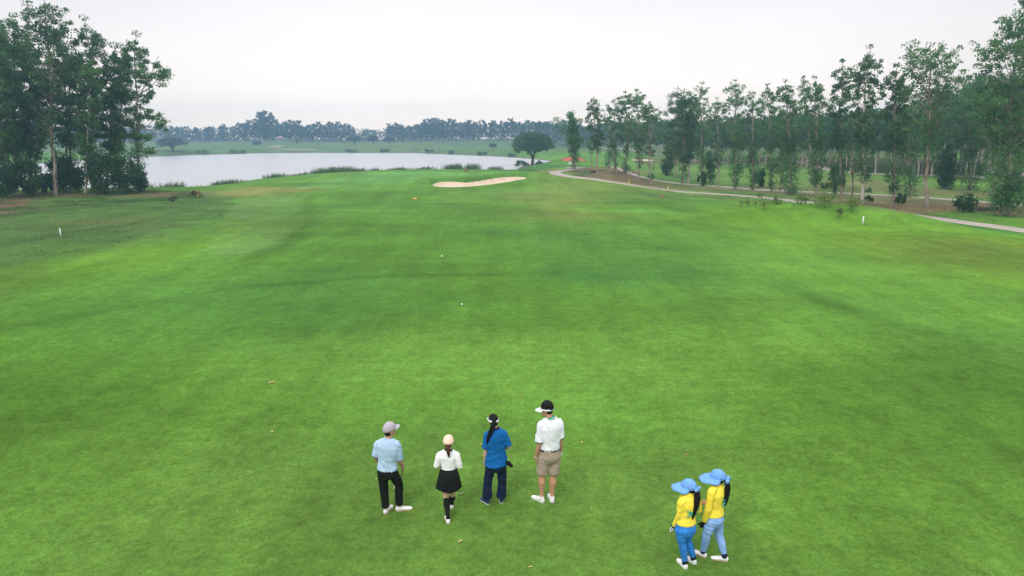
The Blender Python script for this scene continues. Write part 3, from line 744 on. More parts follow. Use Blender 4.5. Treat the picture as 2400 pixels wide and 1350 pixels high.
# ---------------------------------------------------------------- left grove
GL = 'tall trees of the left lakeside grove'
LEFT = [
 (317, 446, 319, 64, 30, 'rightmost tall tree of the left grove, overhanging the lake', D(cb=.36, nb=30, nl=66, clump=.68, r0=.17, extra_px=((.62, 376, 155, .72, 14), (.6, 368, 120, .5, 4), (.42, 404, 285, .5, 9), (.40, 370, 262, .55, 6), (.27, 374, 345, .5, 6), (.3, 350, 315, .45, 4), (.62, 360, 205, .45, 4)), fuzz=(.02, .38, 2000), fuzz_r=1.0)),
 (249, 447, 266, 92, 26, 'tree with a rounded top just left of the lake-edge tree', D(cb=.34, nb=30, nl=80, clump=.75, fuzz=(.15, .45, 900), fuzz_r=1.1)),
 (281, 447, 290, 120, 22, 'slim tree half hidden behind the lake-edge tree crown', D(cb=.32, nb=24, nl=70, clump=.7, r0=.14, fuzz=(.15, .4, 700), fuzz_r=1.0)),
 (219, 450, 196, 26, 32, 'tall tree with an arching open top in the middle of the left grove', D(cb=.34, nb=36, nl=64, clump=.7, r0=.2, fuzz=(.12, .4, 900), fuzz_r=1.0, extra_px=((.8, 238, 75, .6, 6),))),
 (199, 454, 205, 130, 26, 'pale bright-stemmed tree at the front of the left grove', D(cb=.34, nb=28, nl=75, clump=.75, bark=M_barkp, r0=.13, fuzz=(.2, .4, 500))),
 (165, 449, 168, 105, 30, 'leafy tree directly left of the pale-stemmed tree', D(cb=.34, nb=32, nl=72, clump=.78, r0=.15, fuzz=(.02, .3, 900), fuzz_r=1.0)),
 (130, 457, 100, -30, 44, 'big reddish-barked straight tree, the thickest trunk of the left grove', D(cb=.36, nb=46, nl=60, clump=.72, r0=.23, fuzz=(.2, .42, 600), fuzz_r=1.0, extra_px=((.78, 138, 60, .6, 6),))),
 (150, 445, 140, 60, 30, 'thin dark tree right behind the thickest trunk', D(cb=.36, nb=26, nl=62, clump=.72, r0=.13, fuzz=(.1, .35, 500))),
 (73, 449, 66, 70, 34, 'greyish-trunked tree left of the thickest trunk', D(cb=.3, nb=34, nl=78, clump=.82, r0=.17, fuzz=(.1, .4, 700), fuzz_r=1.2)),
 (86, 452, 96, 150, 26, 'shorter tree with yellow-green sprays in front of the thickest trunk', D(cb=.3, nb=26, nl=70, clump=.75, r0=.12, leafm=M_eucL)),
 (37, 452, 30, 20, 40, 'broad dense tree near the left edge of the view', D(cb=.26, nb=42, nl=80, clump=.85, r0=.22, fuzz=(.02, .3, 900), fuzz_r=1.3)),
 (14, 457, 6, 60, 40, 'dense tree with reddish trunk second from the left edge of the view', D(cb=.26, nb=42, nl=80, clump=.85, r0=.2, fuzz=(.02, .3, 900), fuzz_r=1.3)),
 (-22, 462, -30, 10, 46, 'tree cut off by the left edge of the view', D(cb=.25, nb=44, nl=80, clump=.85, r0=.22, fuzz=(.02, .3, 900), fuzz_r=1.3)),
]
for i, (bu, bv, tu, tv, w, lab, kw) in enumerate(LEFT):
    kw.setdefault('leafm', M_eucL); kw.setdefault('dens', .80)
    row_tree(bu, bv, tu, tv, w, lab, 500+i, group=GL, **kw)
for i, (u, v, w, tv, lab) in enumerate([
 (70, 461, 34, 360, 'big dark understory bush left of the thickest grove trunk'),
 (20, 464, 30, 375, 'dark bush by the left edge under the dense trees'),
 (150, 451, 27, 358, 'rounded bush right of the thickest grove trunk'),
 (245, 455, 36, 352, 'widest dark understory bush in the grove, right of the pale stem'),
 (295, 455, 28, 360, 'feathery bush under the lake-edge tree'),
 (328, 452, 17, 385, 'outermost bush of the left grove beside the reeds'),
 (182, 447, 20, 385, 'low bush behind the pale-stemmed tree'),
 (110, 452, 14, 405, 'thin brushy shrub just left of the thickest grove trunk')]):
    bush_at(u, v, w, tv, lab, M_bush, .27, 700+i, n=int(1000+w*80), group='understory bushes of the left grove')

# ---------------------------------------------------------------- lone rain tree, saplings
p = at_ground(1248, 387); k = px_m(p)
tb = make_dome(np.random.default_rng(31), 46/k, (387-309)/k, .40, n=9500, leaf=.5)
plant_tree('rain_tree', tb, Vector(p), 'lone spreading dome-crowned tree at the right tip of the lake', 'tree', None, M_rain, M_barkd)
bush_at(1222, 388, 14, 376, 'pale waterside scrub left of the lone dome-crowned tree', M_reed, .5, 61, n=700, stems=0)
bush_at(1262, 386, 9, 377, 'pale scrub right behind the lone dome-crowned tree', M_reed, .5, 62, n=400, stems=0)
for i, (u, v, tv, n, lab) in enumerate([
 (1736, 487, 470, 26, 'leftmost staked sapling on the turf ridge, thin and sparse'),
 (1753, 484, 471, 50, 'second sapling from the left on the turf ridge'),
 (1772, 482, 474, 18, 'tiny brown sapling between two taller ones on the ridge'),
 (1789, 492, 472, 70, 'sparse sapling with a round shadow of bare soil at its foot'),
 (1780, 466, 456, 60, 'small yellow-green sapling by the cart path'),
 (1820, 480, 470, 110, 'low spreading yellow-green sapling bush on the ridge'),
 (1854, 494, 479, 8, 'almost leafless leaning sapling stick on the ridge'),
 (1877, 478, 462, 170, 'round-headed yellow-green sapling behind the bare stick'),
 (1932, 487, 461, 330, 'largest leafy yellow-green sapling on the ridge'),
 (1967, 511, 491, 45, 'thin dark-leaved sapling nearest the white stake on its left'),
 (1997, 497, 469, 190, 'yellow-green sapling with a round head left of the white stake')]):
    p = at_ground(u, v); k = px_m(p); H = at_y(u, tv, p[1])[2]-p[2]
    rg = np.random.default_rng(800+i); tb = TB()
    lean = .25 if 'leaning' in lab else rg.normal(scale=.04)
    tb.tube([(0, 0, -.05), (lean*.5, 0, H*.5), (lean, 0, H*.92)], [.025, .02, .008], 5)
    tb.tube([(lean*.4, 0, H*.5), (lean+.16, .08, H*.85)], [.01, .004], 4); tb.tube([(lean*.4, 0, H*.55), (lean-.17, -.06, H*.85)], [.01, .004], 4)
    g_ = rg.normal(size=(n, 3))*np.array([.16, .16, .14])*(.6+n/160); g_ += np.array([lean, 0, H*.78])
    tb.leaves(np.repeat(g_, 2, 0)+rg.normal(scale=.05, size=(n*2, 3)), rg, .15, .075)
    plant_tree('sapling', tb, Vector(p), lab, 'sapling', 'saplings on the turf ridge', M_olive if ('brown' in lab or 'dark' in lab) else M_sap, M_barkd)

# ---------------------------------------------------------------- forest behind the right-hand fairway
def variants(n, seed, **kw):
    out = []
    for i in range(n):
        tb = make_tree(np.random.default_rng(seed+i), **kw); out.append(tb.meshes('v'))
    return out
def scatter_trees(specs, meshes, label, group, leafm, bark, name, cat='tree'):
    protos = []
    for t, c in meshes:
        t.materials.append(bark); c.materials.append(leafm)
    for i, (x, y, s, vi) in enumerate(specs):
        z = hg(x, y)-.1; t, c = meshes[vi % len(meshes)]
        lb, gp = label(i, x, y) if callable(label) else (label, group)
        e = empty(name, (x, y, z), lb, cat, gp); e.rotation_euler = (0, 0, (i*2.399) % 6.28)
        e.scale = (s*(.9+.2*((i*7919) % 13)/13), s, s*(.9+.2*((i*104729) % 17)/17))
        link('trunk', t, e); link('crown', c, e)
vm = variants(6, 900, dens=1.0, H=14, W=2.3, cb=.42, nb=20, nl=42, clump=.95, leaf=.55, r0=.17, kind='open', sides=6)
rg = np.random.default_rng(77)
specs = []
# forest front edge as seen: (u, v) of trunk feet
edge = [(1420, 352), (1500, 364), (1560, 372), (1640, 380), (1700, 384), (1800, 383), (1900, 388), (2000, 397), (2100, 402), (2200, 406), (2300, 404), (2400, 412), (2520, 416)]
eu = np.array([e[0] for e in edge]); ev = np.array([e[1] for e in edge])
rows = 7
for r in range(rows):
    for u in np.arange(1430, 2520, 26 if r < 3 else 34):
        uu = u+rg.uniform(-9, 9)+r*11; v = np.interp(uu, eu, ev)
        p = at_z(uu, v, 0); d = np.linalg.norm(p[:2]); kk = (d+r*7.0+rg.uniform(-2, 2))/d
        x_, y_ = p[0]*kk, p[1]*kk
        specs.append((x_, y_, rg.uniform(.88, 1.08)*np.interp(uu, [1430, 1700, 2100, 2250, 2400], [.64, .66, .74, .98, 1.1]), int(rg.integers(6))))
front = specs[:260]
def plant_label(i, x, y):
    u = 1200+x/(y*CP)*FPX*1.0
    st = [(1560, 'hazy stretch behind the leftmost row trees'), (1760, 'stretch behind the thick clump of the row'), (1950, 'middle stretch behind the turf hollow'), (2130, 'stretch left of the broad round-topped tree'), (2290, 'stretch right of the broad round-topped tree'), (9999, 'stretch beside the right edge tree')]
    seg = [b for a, b in st if u < a][0]; fr_ = i < FRONT_N
    return (('pale-trunked forest tree on the fairway edge, ' if fr_ else 'slim tree deeper inside the forest, ')+seg, ('forest-edge trees, ' if fr_ else 'inner forest trees, ')+seg)
FRONT_N = len(np.arange(1430, 2520, 26))
scatter_trees(front, vm, plant_label, None, M_euc, M_barkp, 'plantation_tree')

# ---------------------------------------------------------------- far woods across the lake
vf = variants(6, 950, dens=1.0, H=14, W=3.0, cb=.2, nb=13, nl=15, clump=1.35, leaf=1.15, r0=.2, kind='open', sides=5)
specs = []
def fr(u0, u1, step, d0, d1, s0, s1):
    u = u0
    while u < u1:
        y_ = rg.uniform(d0, d1); x_ = (u-1200)/FPX*y_*1.02
        specs.append((x_, y_, rg.uniform(s0, s1)*.70, int(rg.integers(6)))); u += step*rg.uniform(.5, 1.5)
fr(-80, 580, 15, 400, 425, .85, 1.05)
fr(590, 700, 8, 392, 410, .95, 1.15)
fr(640, 668, 6, 385, 392, 1.3, 1.75)
fr(700, 845, 8, 390, 410, .95, 1.2)
fr(925, 1010, 9, 392, 415, .9, 1.05)
fr(1000, 1110, 8, 380, 400, 1.1, 1.25)
fr(1110, 1230, 9, 370, 395, 1.0, 1.15)
fr(1225, 1330, 8, 330, 355, 1.0, 1.15)
fr(1330, 1450, 9, 300, 330, 1.0, 1.2)
def far_label(i, x, y):
    u = 1200+x/(y*CP)*FPX
    st = [(330, 'behind the left grove'), (480, 'above the dark dome-shaped tree'), (600, 'left of the tall peak'), (636, 'just left of the tall peak'), (672, 'forming the tall peak of the wood line'), (760, 'right of the tall peak'), (860, 'before the gap in the wood line'), (1000, 'just after the gap in the wood line'), (1110, 'above the reeds behind the green'), (1215, 'left of the lone dome-crowned tree'), (1320, 'behind the lone dome-crowned tree'), (9999, 'behind the leftmost row trees')]
    seg = [b for a, b in st if u < a][0]
    return ('bluish hazy tree across the lake, '+seg, 'far trees '+seg)
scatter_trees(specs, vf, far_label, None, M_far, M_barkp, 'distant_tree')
# mass of woodland behind them
tbm = TB()
mass = []
for i in range(900):
    u = rg.uniform(-500, 2900); y_ = rg.uniform(425, 520) if u < 1250 else rg.uniform(300, 470)
    gap = .85 if 850 < u < 918 else 1
    x_ = (u-1200)/FPX*y_; z_ = hg(x_, y_); H = (rg.uniform(6.5, 9.0) + (1.5 if 1000 < u < 1330 else 0))*gap
    tbm.tube([(x_, y_, z_-.3), (x_, y_, z_+H*.8)], [.22, .1], 4)
    n = 46; t = rg.uniform(.03, 1, n)
    g_ = rg.normal(size=(n, 3))*np.array([1.5, 1.5, .8])*(1.15-.5*t[:, None]) ; g_ += np.array([x_, y_, z_]); g_[:, 2] += t*H
    tbm.leaves(g_, rg, 1.7, .95, droop=0)
for i in range(420):
    y_ = rg.uniform(150, 300); u = rg.uniform(1500, 2900); x_ = (u-1200)/FPX*y_
    d0 = np.linalg.norm(at_z(u, np.interp(u, eu, ev), 0)[:2])
    if math.hypot(x_, y_) < d0+48: continue
    z_ = hg(x_, y_); H = rg.uniform(8.5, 10.5)*np.interp(u, [1700, 2300], [1.0, 1.25])
    tbm.tube([(x_, y_, z_-.3), (x_, y_, z_+H*.8)], [.16, .08], 4)
    n = 70; t = rg.uniform(.3, 1, n); g_ = rg.normal(size=(n, 3))*np.array([1.3, 1.3, .7])*(1.15-.5*t[:, None]); g_ += np.array([x_, y_, z_]); g_[:, 2] += t*H
    tbm.leaves(g_, rg, 1.2, .65, droop=0)
t, c = tbm.meshes('woodland')
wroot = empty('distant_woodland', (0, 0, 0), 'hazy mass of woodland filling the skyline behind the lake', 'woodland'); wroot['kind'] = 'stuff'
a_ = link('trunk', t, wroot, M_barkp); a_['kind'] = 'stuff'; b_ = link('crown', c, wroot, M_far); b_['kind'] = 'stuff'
# single far trees and bushes
def far_dome(u, v, wp, tv, lab, mat=M_far, d=None, name='spreading_tree'):
    p = at_ground(u, v) if d is None else np.array([(u-1200)/FPX*d, d, hg((u-1200)/FPX*d, d)])
    k = px_m(p); H = at_y(u, tv, p[1])[2]-p[2]
    tb = make_dome(np.random.default_rng(int(u)), wp/k, max(H, 2), .35, n=900, leaf=1.1)
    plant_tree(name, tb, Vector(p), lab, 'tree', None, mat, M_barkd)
far_dome(405, 354, 30, 319, 'dark dome-shaped tree on the far left shore of the lake')
far_dome(838, 333, 15, 314, 'dark rounded tree at the right end of the far middle wood', d=352)
far_dome(882, 336, 11, 315, 'isolated small rounded tree in the gap of the far wood line', d=356)
far_dome(918, 338, 12, 320, 'low rounded tree just left of the second far wood', d=358)
far_dome(708, 334, 6, 320, 'small yellow-leaved tree before the far wood', M_yel, d=360)
far_dome(615, 345, 9, 335, 'squat bush on the far mound left of the pale scar', d=330)
far_dome(1255, 352, 10, 343, 'small bush far behind the lone tree', d=250)
far_dome(1156, 352, 8, 341, 'thin reddish small tree on the far right shore', M_olive, d=300)
for i, (u, v, w, tv) in enumerate([(475, 361, 12, 352), (560, 360, 16, 353), (820, 357, 10, 353), (1060, 361, 13, 353), (1005, 358, 10, 354), (1130, 364, 9, 356), (1200, 368, 8, 362), (905, 357, 9, 353)]):
    p = at_ground(u, v-1.5); k = px_m(p)
    tb = make_bush(np.random.default_rng(40+i), w/k*1.3, 1.1, 200, .8, 0)
    t, c = tb.meshes('scrub'); e = empty('scrub', Vector(p), 'dull scrub on the far water edge, '+('below the left part of the far wood', 'left of the far mound', 'below the gap in the far wood', 'below the middle of the right-hand far wood', 'just right of the gap in the far wood', 'halfway between the gap and the lone tree', 'just left of the lone dome-crowned tree', 'directly under the small gap tree')[i], 'scrub', 'scrub patches along the far shore'); link('foliage', c, e, M_reed)

# ---------------------------------------------------------------- reeds
def reeds(px, hm, n, depth, label, seed, lean=.25, wd=.05):
    rg = np.random.default_rng(seed)
    n = int(n*.6); hm = hm*1.2; wd = wd*.8
    pts = np.array([at_z(u, v, WL)[:2] for u, v in px]); d = np.concatenate([[0], np.cumsum(np.linalg.norm(np.diff(pts, axis=0), axis=1))])
    s = rg.uniform(0, d[-1], n)
    # clumped density
    keep = vnoise(s, s*0, 2.2, seed) > .22; s = s[keep]; n = len(s)
    x_ = np.interp(s, d, pts[:, 0])+rg.normal(scale=depth*.4, size=n); y_ = np.interp(s, d, pts[:, 1])+rg.normal(scale=depth*.5, size=n)
    z_ = np.maximum(h_ground(x_, y_), WL-.3)
    h_ = hm*(.55+.6*vnoise(s, s*0+3, 3.0, seed+1))*rg.uniform(.6, 1.15, n)+(WL-z_ > 0)*0
    lx = rg.normal(loc=lean*.5, scale=.18, size=n)*h_; ly = rg.normal(scale=.15, size=n)*h_
    az = rg.uniform(0, np.pi, n); wx, wy = np.cos(az)*wd, np.sin(az)*wd
    B = np.stack([x_, y_, z_-.1], 1); M = B+np.stack([lx*.35, ly*.35, h_*.6], 1); T = B+np.stack([lx, ly, h_], 1)
    W = np.stack([wx, wy, wx*0], 1)
    V = np.stack([B-W*.7, B+W*.7, M+W, M-W, T], 1).reshape(-1, 3); o = np.arange(n)*5
    me = mesh_np('reeds', V, [np.stack([o, o+1, o+2, o+3], 1), np.stack([o+3, o+2, o+4], 1)], smooth=False)
    ob = link('reeds', me, mat=M_reed); tag(ob, label, 'reeds', 'reed beds along the near shore', 'stuff')
reeds([(340, 447), (375, 446), (425, 446)], 1.5, 900, 1.0, 'wispy reed bed beside the left grove', 1)
reeds([(430, 446), (470, 442)], 1.0, 60, .8, 'few thin stalks left of the red stake', 2)
reeds([(497, 438), (545, 436), (595, 433)], 1.05, 900, .8, 'short reed strip left of the long reed bed', 3)
reeds([(628, 431), (700, 424), (780, 416), (852, 410)], 1.65, 5500, 1.3, 'longest thickest reed bed along the lake in the middle left', 4, wd=.06)
reeds([(868, 411), (888, 410)], 1.2, 350, 1, 'small isolated reed clump right of the longest bed', 5)
reeds([(900, 411), (950, 410), (1012, 409)], 1.25, 2600, 1.4, 'reed bed behind the left part of the green', 6, wd=.06)
reeds([(1022, 409), (1045, 409)], 1.15, 250, 1, 'thin reeds between two beds behind the green', 7)
reeds([(1046, 408), (1075, 408), (1118, 408)], 1.6, 2000, 1.4, 'tall reed clump behind the dog on the green', 8, wd=.06)
reeds([(1148, 408), (1165, 407), (1188, 406)], 1.6, 1100, 1.3, 'rightmost tall reed clump behind the green', 9, wd=.06)

reeds([(600, 434), (700, 425.5), (780, 417.5), (850, 411.5), (1000, 409), (1100, 408), (1200, 406)], .7, 4500, 1.5, 'low continuous fringe of waterside grass in front of the reed beds', 14, wd=.04)
# rough grass tufts under the trees and on the verges
def tufts(polys, n, hm, label, seed, mat, wd=.02):
    rg = np.random.default_rng(seed); V = []
    for poly in polys:
        P = np.array([at_z(u, v, -.1)[:2] for u, v in poly]); lo, hi = P.min(0), P.max(0)
        x_ = rg.uniform(lo[0], hi[0], n); y_ = rg.uniform(lo[1], hi[1], n)
        k = (poly_sd(P, x_, y_) < 0) & (fbm(x_, y_, 2.5, seed, 2)+rg.uniform(-.12, .12, n) > .52); x_, y_ = x_[k], y_[k]
        m_ = len(x_); z_ = h_ground(x_, y_); h_ = hm*rg.uniform(.4, 1.3, m_); az = rg.uniform(0, 6.28, m_)
        B = np.stack([x_, y_, z_-.02], 1); W = np.stack([np.cos(az)*wd, np.sin(az)*wd, 0*az], 1)
        T = B+np.stack([rg.normal(scale=.4, size=m_)*h_, rg.normal(scale=.4, size=m_)*h_, h_], 1)
        V.append(np.stack([B-W, B+W, T], 1))
    V = np.concatenate(V).reshape(-1, 3)
    me = mesh_np('grass', V, [np.arange(len(V)).reshape(-1, 3)], smooth=False)
    tag(link('rough_grass', me, mat=mat), label, 'grass', None, 'stuff')
M_tuft = leaf_mat('rough_grass_blades', (.08, .16, .045), (.13, .22, .07), (.2, .23, .09), trans=.5)
M_litter = leaf_mat('dry_litter', (.10, .07, .045), (.2, .14, .09), (.3, .22, .14), trans=.1)
tufts([[(-100, 520), (300, 476), (480, 462), (560, 470), (500, 540), (250, 585), (0, 640), (-200, 680)]], 60000, .09, 'short scruffy rough grass left of the fairway', 13, M_tuft, .02)
tufts([[(-50, 462), (330, 448), (470, 452), (480, 462), (300, 476), (0, 520), (-50, 520)]], 42000, .2, 'unmown grass tufts before the left grove', 11, M_tuft, .03)
tufts([[(1330, 412), (1370, 395), (1450, 390), (1530, 418), (1640, 436), (1900, 450), (2340, 480), (2420, 500), (2380, 508), (2100, 494), (1900, 468), (1640, 446), (1430, 424)]], 45000, .12, 'dry leaf litter and twigs under the right-hand row', 12, M_litter, .04)

# ---------------------------------------------------------------- small course furniture
def cyl_bm(bm, p0, p1, r0, r1, k=12):
    p0, p1 = Vector(p0), Vector(p1); d = p1-p0
    q = d.to_track_quat('Z', 'Y').to_matrix().to_4x4(); q.translation = (p0+p1)/2
    bmesh.ops.create_cone(bm, cap_ends=True, segments=k, radius1=r0, radius2=r1, depth=d.length, matrix=q)
def box_bm(bm, c, s, rot=None, bev=0):
    m = Matrix.Translation(c) @ (rot.to_4x4() if rot else Matrix()) @ Matrix.Diagonal((*s, 1))
    r = bmesh.ops.create_cube(bm, size=1, matrix=m)
    if bev: bmesh.ops.bevel(bm, geom=list({e for v in r['verts'] for e in v.link_edges}), offset=bev, segments=2, affect='EDGES')
def bm_obj(name, bm, mat, parent=None, smooth=False):
    me = bpy.data.meshes.new(name); bm.to_mesh(me); bm.free()
    if smooth: me.polygons.foreach_set('use_smooth', [True]*len(me.polygons))
    me.materials.append(mat); return link(name, me, parent)
M_white = new_mat('white_paint', (.8, .8, .8), .5, .4, var=.06, vscale=6)
M_red = new_mat('red_paint', (.42, .05, .03), .5, .4, var=.15, vscale=6)
M_orange = new_mat('orange_paint', (.72, .22, .04), .5, .4, var=.1, vscale=6)
M_yellow = new_mat('yellow_paint', (.75, .55, .12), .5, .4, var=.1, vscale=6)
M_conc = new_mat('concrete', (.45, .42, .38), .9, .2, var=.15, vscale=3)
M_dark = new_mat('dark_rubber', (.02, .02, .02), .7, .3)
def stake(u, vb, vt, r, mat, lab, lean=(0, 0), cap=None, lower=None):
    p = at_ground(u, vb); H = at_y(u, vt, p[1])[2]-p[2]
    e = empty('boundary_stake', Vector(p), lab, 'stake')
    bm = bmesh.new()
    if lower: cyl_bm(bm, (0, 0, H*.45), (lean[0], lean[1], H), r, r*.95)
    else: cyl_bm(bm, (0, 0, -.1), (lean[0], lean[1], H), r*1.05, r*.95)
    bm_obj('post', bm, mat, e, True)
    if lower: bm = bmesh.new(); cyl_bm(bm, (0, 0, -.1), (lean[0]*.45, lean[1]*.45, H*.4498), r*.8, r*.8); bm_obj('lower_post', bm, lower, e, True)
    bm = bmesh.new(); bmesh.ops.create_uvsphere(bm, u_segments=12, v_segments=8, radius=r*.97, matrix=Matrix.Translation((lean[0], lean[1], H))@Matrix.Diagonal((1, 1, .5, 1)))
    bm_obj('cap', bm, cap or mat, e, True)
stake(142.5, 553.5, 536, .032, M_white, 'white boundary stake standing on the left rough')
stake(2022, 526, 507, .038, M_white, 'white boundary stake on the turf ridge at right, taller than the left one')
stake(464, 463, 444.5, .045, M_red, 'red stake with faded lower half near the lake at left', lower=M_orange)
stake(1551, 467, 455.5, .05, M_red, 'short red stake right of the dry patch near the cart path')
stake(1474, 434, 424, .05, M_yellow, 'pale yellow stake beside the cart path, left of the other yellow one')
stake(1565.5, 445, 436.5, .045, M_yellow, 'pale yellow stake on the mulch edge, right of the other yellow one')
# yardage disc
p = at_ground(973, 466); e = empty('marker_disc', Vector(p), 'flat orange and yellow marker disc on the fairway before the bunker', 'marker')
bm = bmesh.new(); cyl_bm(bm, (0, 0, 0), (0, 0, .06), .24, .20, 24); bm_obj('rim', bm, M_orange, e)
bm = bmesh.new(); cyl_bm(bm, (0, 0, .061), (0, 0, .10), .14, .11, 24); bm_obj('centre', bm, M_yellow, e)
# golf balls
for u, v, lab in ((1083, 715, 'white golf ball lying in the middle of the fairway'), (1035.5, 601.5, 'white golf ball farther up the fairway')):
    p = at_ground(u, v); bm = bmesh.new(); bmesh.ops.create_icosphere(bm, subdivisions=3, radius=.034 if v > 700 else .045)
    o = bm_obj('golf_ball', bm, M_white, None, True); o.location = Vector(p)+Vector((0, 0, .03)); tag(o, lab, 'golf ball')
# fallen leaves
M_fleaf = new_mat('dead_leaf', (.50, .38, .18), .8, .2, var=.2, vscale=40)
M_fleaf2 = new_mat('brown_dead_leaf', (.28, .17, .08), .8, .2, var=.2, vscale=40)
def fallen(u, v, s, lab, mat, rz):
    p = at_ground(u, v); me = bpy.data.meshes.new('leaf')
    k = [(-1, 0, .0), (-.5, .32, .22), (0, .42, .1), (.6, .26, .25), (1, 0, .12), (.6, -.28, .1), (0, -.42, .22), (-.5, -.3, .05), (0, 0, -.02)]
    me.from_pydata([(a*s, b*s, c*s+.012) for a, b, c in k], [], [(i, (i+1) % 8, 8) for i in range(8)]); me.materials.append(mat)
    o = link('fallen_leaf', me); o.location = Vector(p); o.rotation_euler = (0, 0, rz); tag(o, lab, 'leaf', 'dead leaves scattered on the fairway')
fallen(637, 897, .085, 'largest tan dead leaf on the grass left of the players', M_fleaf, .4)
fallen(566, 914, .04, 'small brown dead leaf left of the largest tan leaf', M_fleaf2, 1.4)
fallen(638, 1012, .05, 'small tan dead leaf left of the grey-capped man', M_fleaf, 2.1)
fallen(1079, 1270, .045, 'small tan leaf below the woman in the skirt', M_fleaf, .9)
fallen(1243, 1330, .035, 'tiny leaf near the bottom edge of the view', M_fleaf, .2)
fallen(1127, 1042, .04, 'tan leaf just left of the blue shirt sleeve', M_fleaf, 2.6)
fallen(1222, 930, .045, 'brown leaf above and left of the visor man', M_fleaf2, 1.0)
fallen(1364, 1037, .04, 'pale leaf right of the visor man', M_fleaf, 1.7)
fallen(1608, 1067, .05, 'brown leaf on the grass above the two women in yellow', M_fleaf2, .3)
fallen(983, 683, .09, 'dull brown divot mark on the mid fairway', M_fleaf2, .1)
fallen(882, 1124, .03, 'tiny leaf left of the grey-capped man', M_fleaf, 1.1)
# shelter with tiled hip roof
M_tile = new_mat('orange_roof_tiles', (.50, .13, .075), .8, .2, var=.12, vscale=3)
e = empty('shelter', (SHEL[0], SHEL[1]+1.0, hg(SHEL[0], SHEL[1]+1.0)), 'small shelter with a low orange-red hip roof behind the leftmost row tree', 'shelter')
W_ = 2.6
bm = bmesh.new(); zt, ze = 3.35, 2.45
top = bm.verts.new((0, 0, zt)); cs = [bm.verts.new((sx*W_, sy*W_, ze)) for sx, sy in ((-1, -1), (1, -1), (1, 1), (-1, 1))]; cl_ = [bm.verts.new((sx*W_, sy*W_, ze-.1)) for sx, sy in ((-1, -1), (1, -1), (1, 1), (-1, 1))]
for i in range(4):
    j = (i+1) % 4; bm.faces.new((cs[i], cs[j], top)); bm.faces.new((cl_[i], cl_[j], cs[j], cs[i]))
bm.faces.new(cl_[::-1]); bm_obj('roof', bm, M_tile, e)
for i in range(4):   # hip ridge caps
    bm = bmesh.new(); sx, sy = ((-1, -1), (1, -1), (1, 1), (-1, 1))[i]; cyl_bm(bm, (sx*W_, sy*W_, ze+.04), (0, 0, zt+.04), .08, .08, 8); bm_obj('hip_tile_row', bm, M_tile, e, True)
for sx, sy in ((-1, -1), (1, -1), (1, 1), (-1, 1)):
    bm = bmesh.new(); box_bm(bm, (sx*2.1, sy*2.1, 1.15), (.14, .14, 2.4)); bm_obj('post', bm, M_white, e)
bm = bmesh.new(); box_bm(bm, (0, 0, .03), (4.8, 4.8, .12), bev=.03); bm_obj('floor_slab', bm, M_conc, e)
# tiny shelter far away
xf, yf = (669-1200)/FPX*372, 372
e = empty('far_pavilion', (xf, yf, hg(xf, yf)), 'tiny pink-roofed pavilion before the far wood', 'pavilion')
bm = bmesh.new(); bmesh.ops.create_cone(bm, segments=6, radius1=2.2, radius2=.2, depth=.8, cap_ends=True, matrix=Matrix.Translation((0, 0, 2.7))); bm_obj('roof', bm, new_mat('faded_pink_roof', (.42, .26, .26), .8, .2), e)
for i in range(6):
    a = i*1.047; bm = bmesh.new(); cyl_bm(bm, (1.7*math.cos(a), 1.7*math.sin(a), -.2), (1.7*math.cos(a), 1.7*math.sin(a), 2.35), .1, .1, 8); bm_obj('post', bm, M_white, e)
# bench and slab by the path bend
p = at_ground(1350, 395.5); bm = bmesh.new(); box_bm(bm, (0, 0, .10), (3.0, 1.4, .22), bev=.04); o = bm_obj('tee_slab', bm, M_conc); o.location = Vector(p); tag(o, 'low pale concrete slab on the grass behind the path bend', 'slab')
p = at_ground(1342, 392.8); e = empty('bench', Vector(p), 'small white-topped bench left of the leftmost row tree trunk', 'bench')
M_blue = new_mat('grey_blue_paint', (.25, .32, .4), .6, .3)
bm = bmesh.new(); box_bm(bm, (0, 0, .5), (1.3, .45, .07), bev=.015); bm_obj('seat', bm, M_white, e)
bm = bmesh.new(); box_bm(bm, (0, .24, .78), (1.3, .06, .3), bev=.015); bm_obj('backrest', bm, M_white, e)
for s in (-.5, .5):
    bm = bmesh.new(); box_bm(bm, (s, 0, .22), (.09, .4, .48)); bm_obj('leg', bm, M_blue, e)
# litter log
for u, v, l_, lab in ((1391, 404.5, .8, 'dark cut stump lying between the two leftmost row trees'), (2318, 494, 2.0, 'dark fallen log on the bank left of the right edge tree')):
    p = at_ground(u, v); bm = bmesh.new(); cyl_bm(bm, (-l_/2, 0, .14), (l_/2, .3, .2), .2, .14, 10)
    cyl_bm(bm, (0, .1, .15), (l_*.2, .15, .55), .06, .03, 8)
    for vv in bm.verts: vv.co += Vector((noise.noise(vv.co*5), noise.noise(vv.co*5+Vector((9, 0, 0))), noise.noise(vv.co*5+Vector((0, 9, 0)))))*.05
    o = bm_obj('fallen_log', bm, M_barkd, None, True); o.location = Vector(p); tag(o, lab, 'log')
# far pale scar (small bunker) on the far mound and the bunker behind the row
def blob(u, v, wp, hp, z): 
    return [at_z(u+wp*math.cos(a)*(1+.2*math.sin(3*a)), v+hp*math.sin(a), z)[:2] for a in np.linspace(0, 6.283, 22)[:-1]]
pb = at_ground(1506, 376.5)
drape_polygon('far_sand_bunker', [(pb[0]+2.2*math.cos(a)*(1+.15*math.sin(2*a+1))*1.1, pb[1]+4.0*math.sin(a)) for a in np.linspace(0, 6.283, 26)[:-1]], .5, .12, M_sand)
pb = at_ground(647, 344)
drape_polygon('far_mound_sand_bunker', [(pb[0]+1.8*math.cos(a)*(1+.25*math.sin(2*a)), pb[1]+9*math.sin(a)) for a in np.linspace(0, 6.283, 26)[:-1]], .8, .15, M_sand)
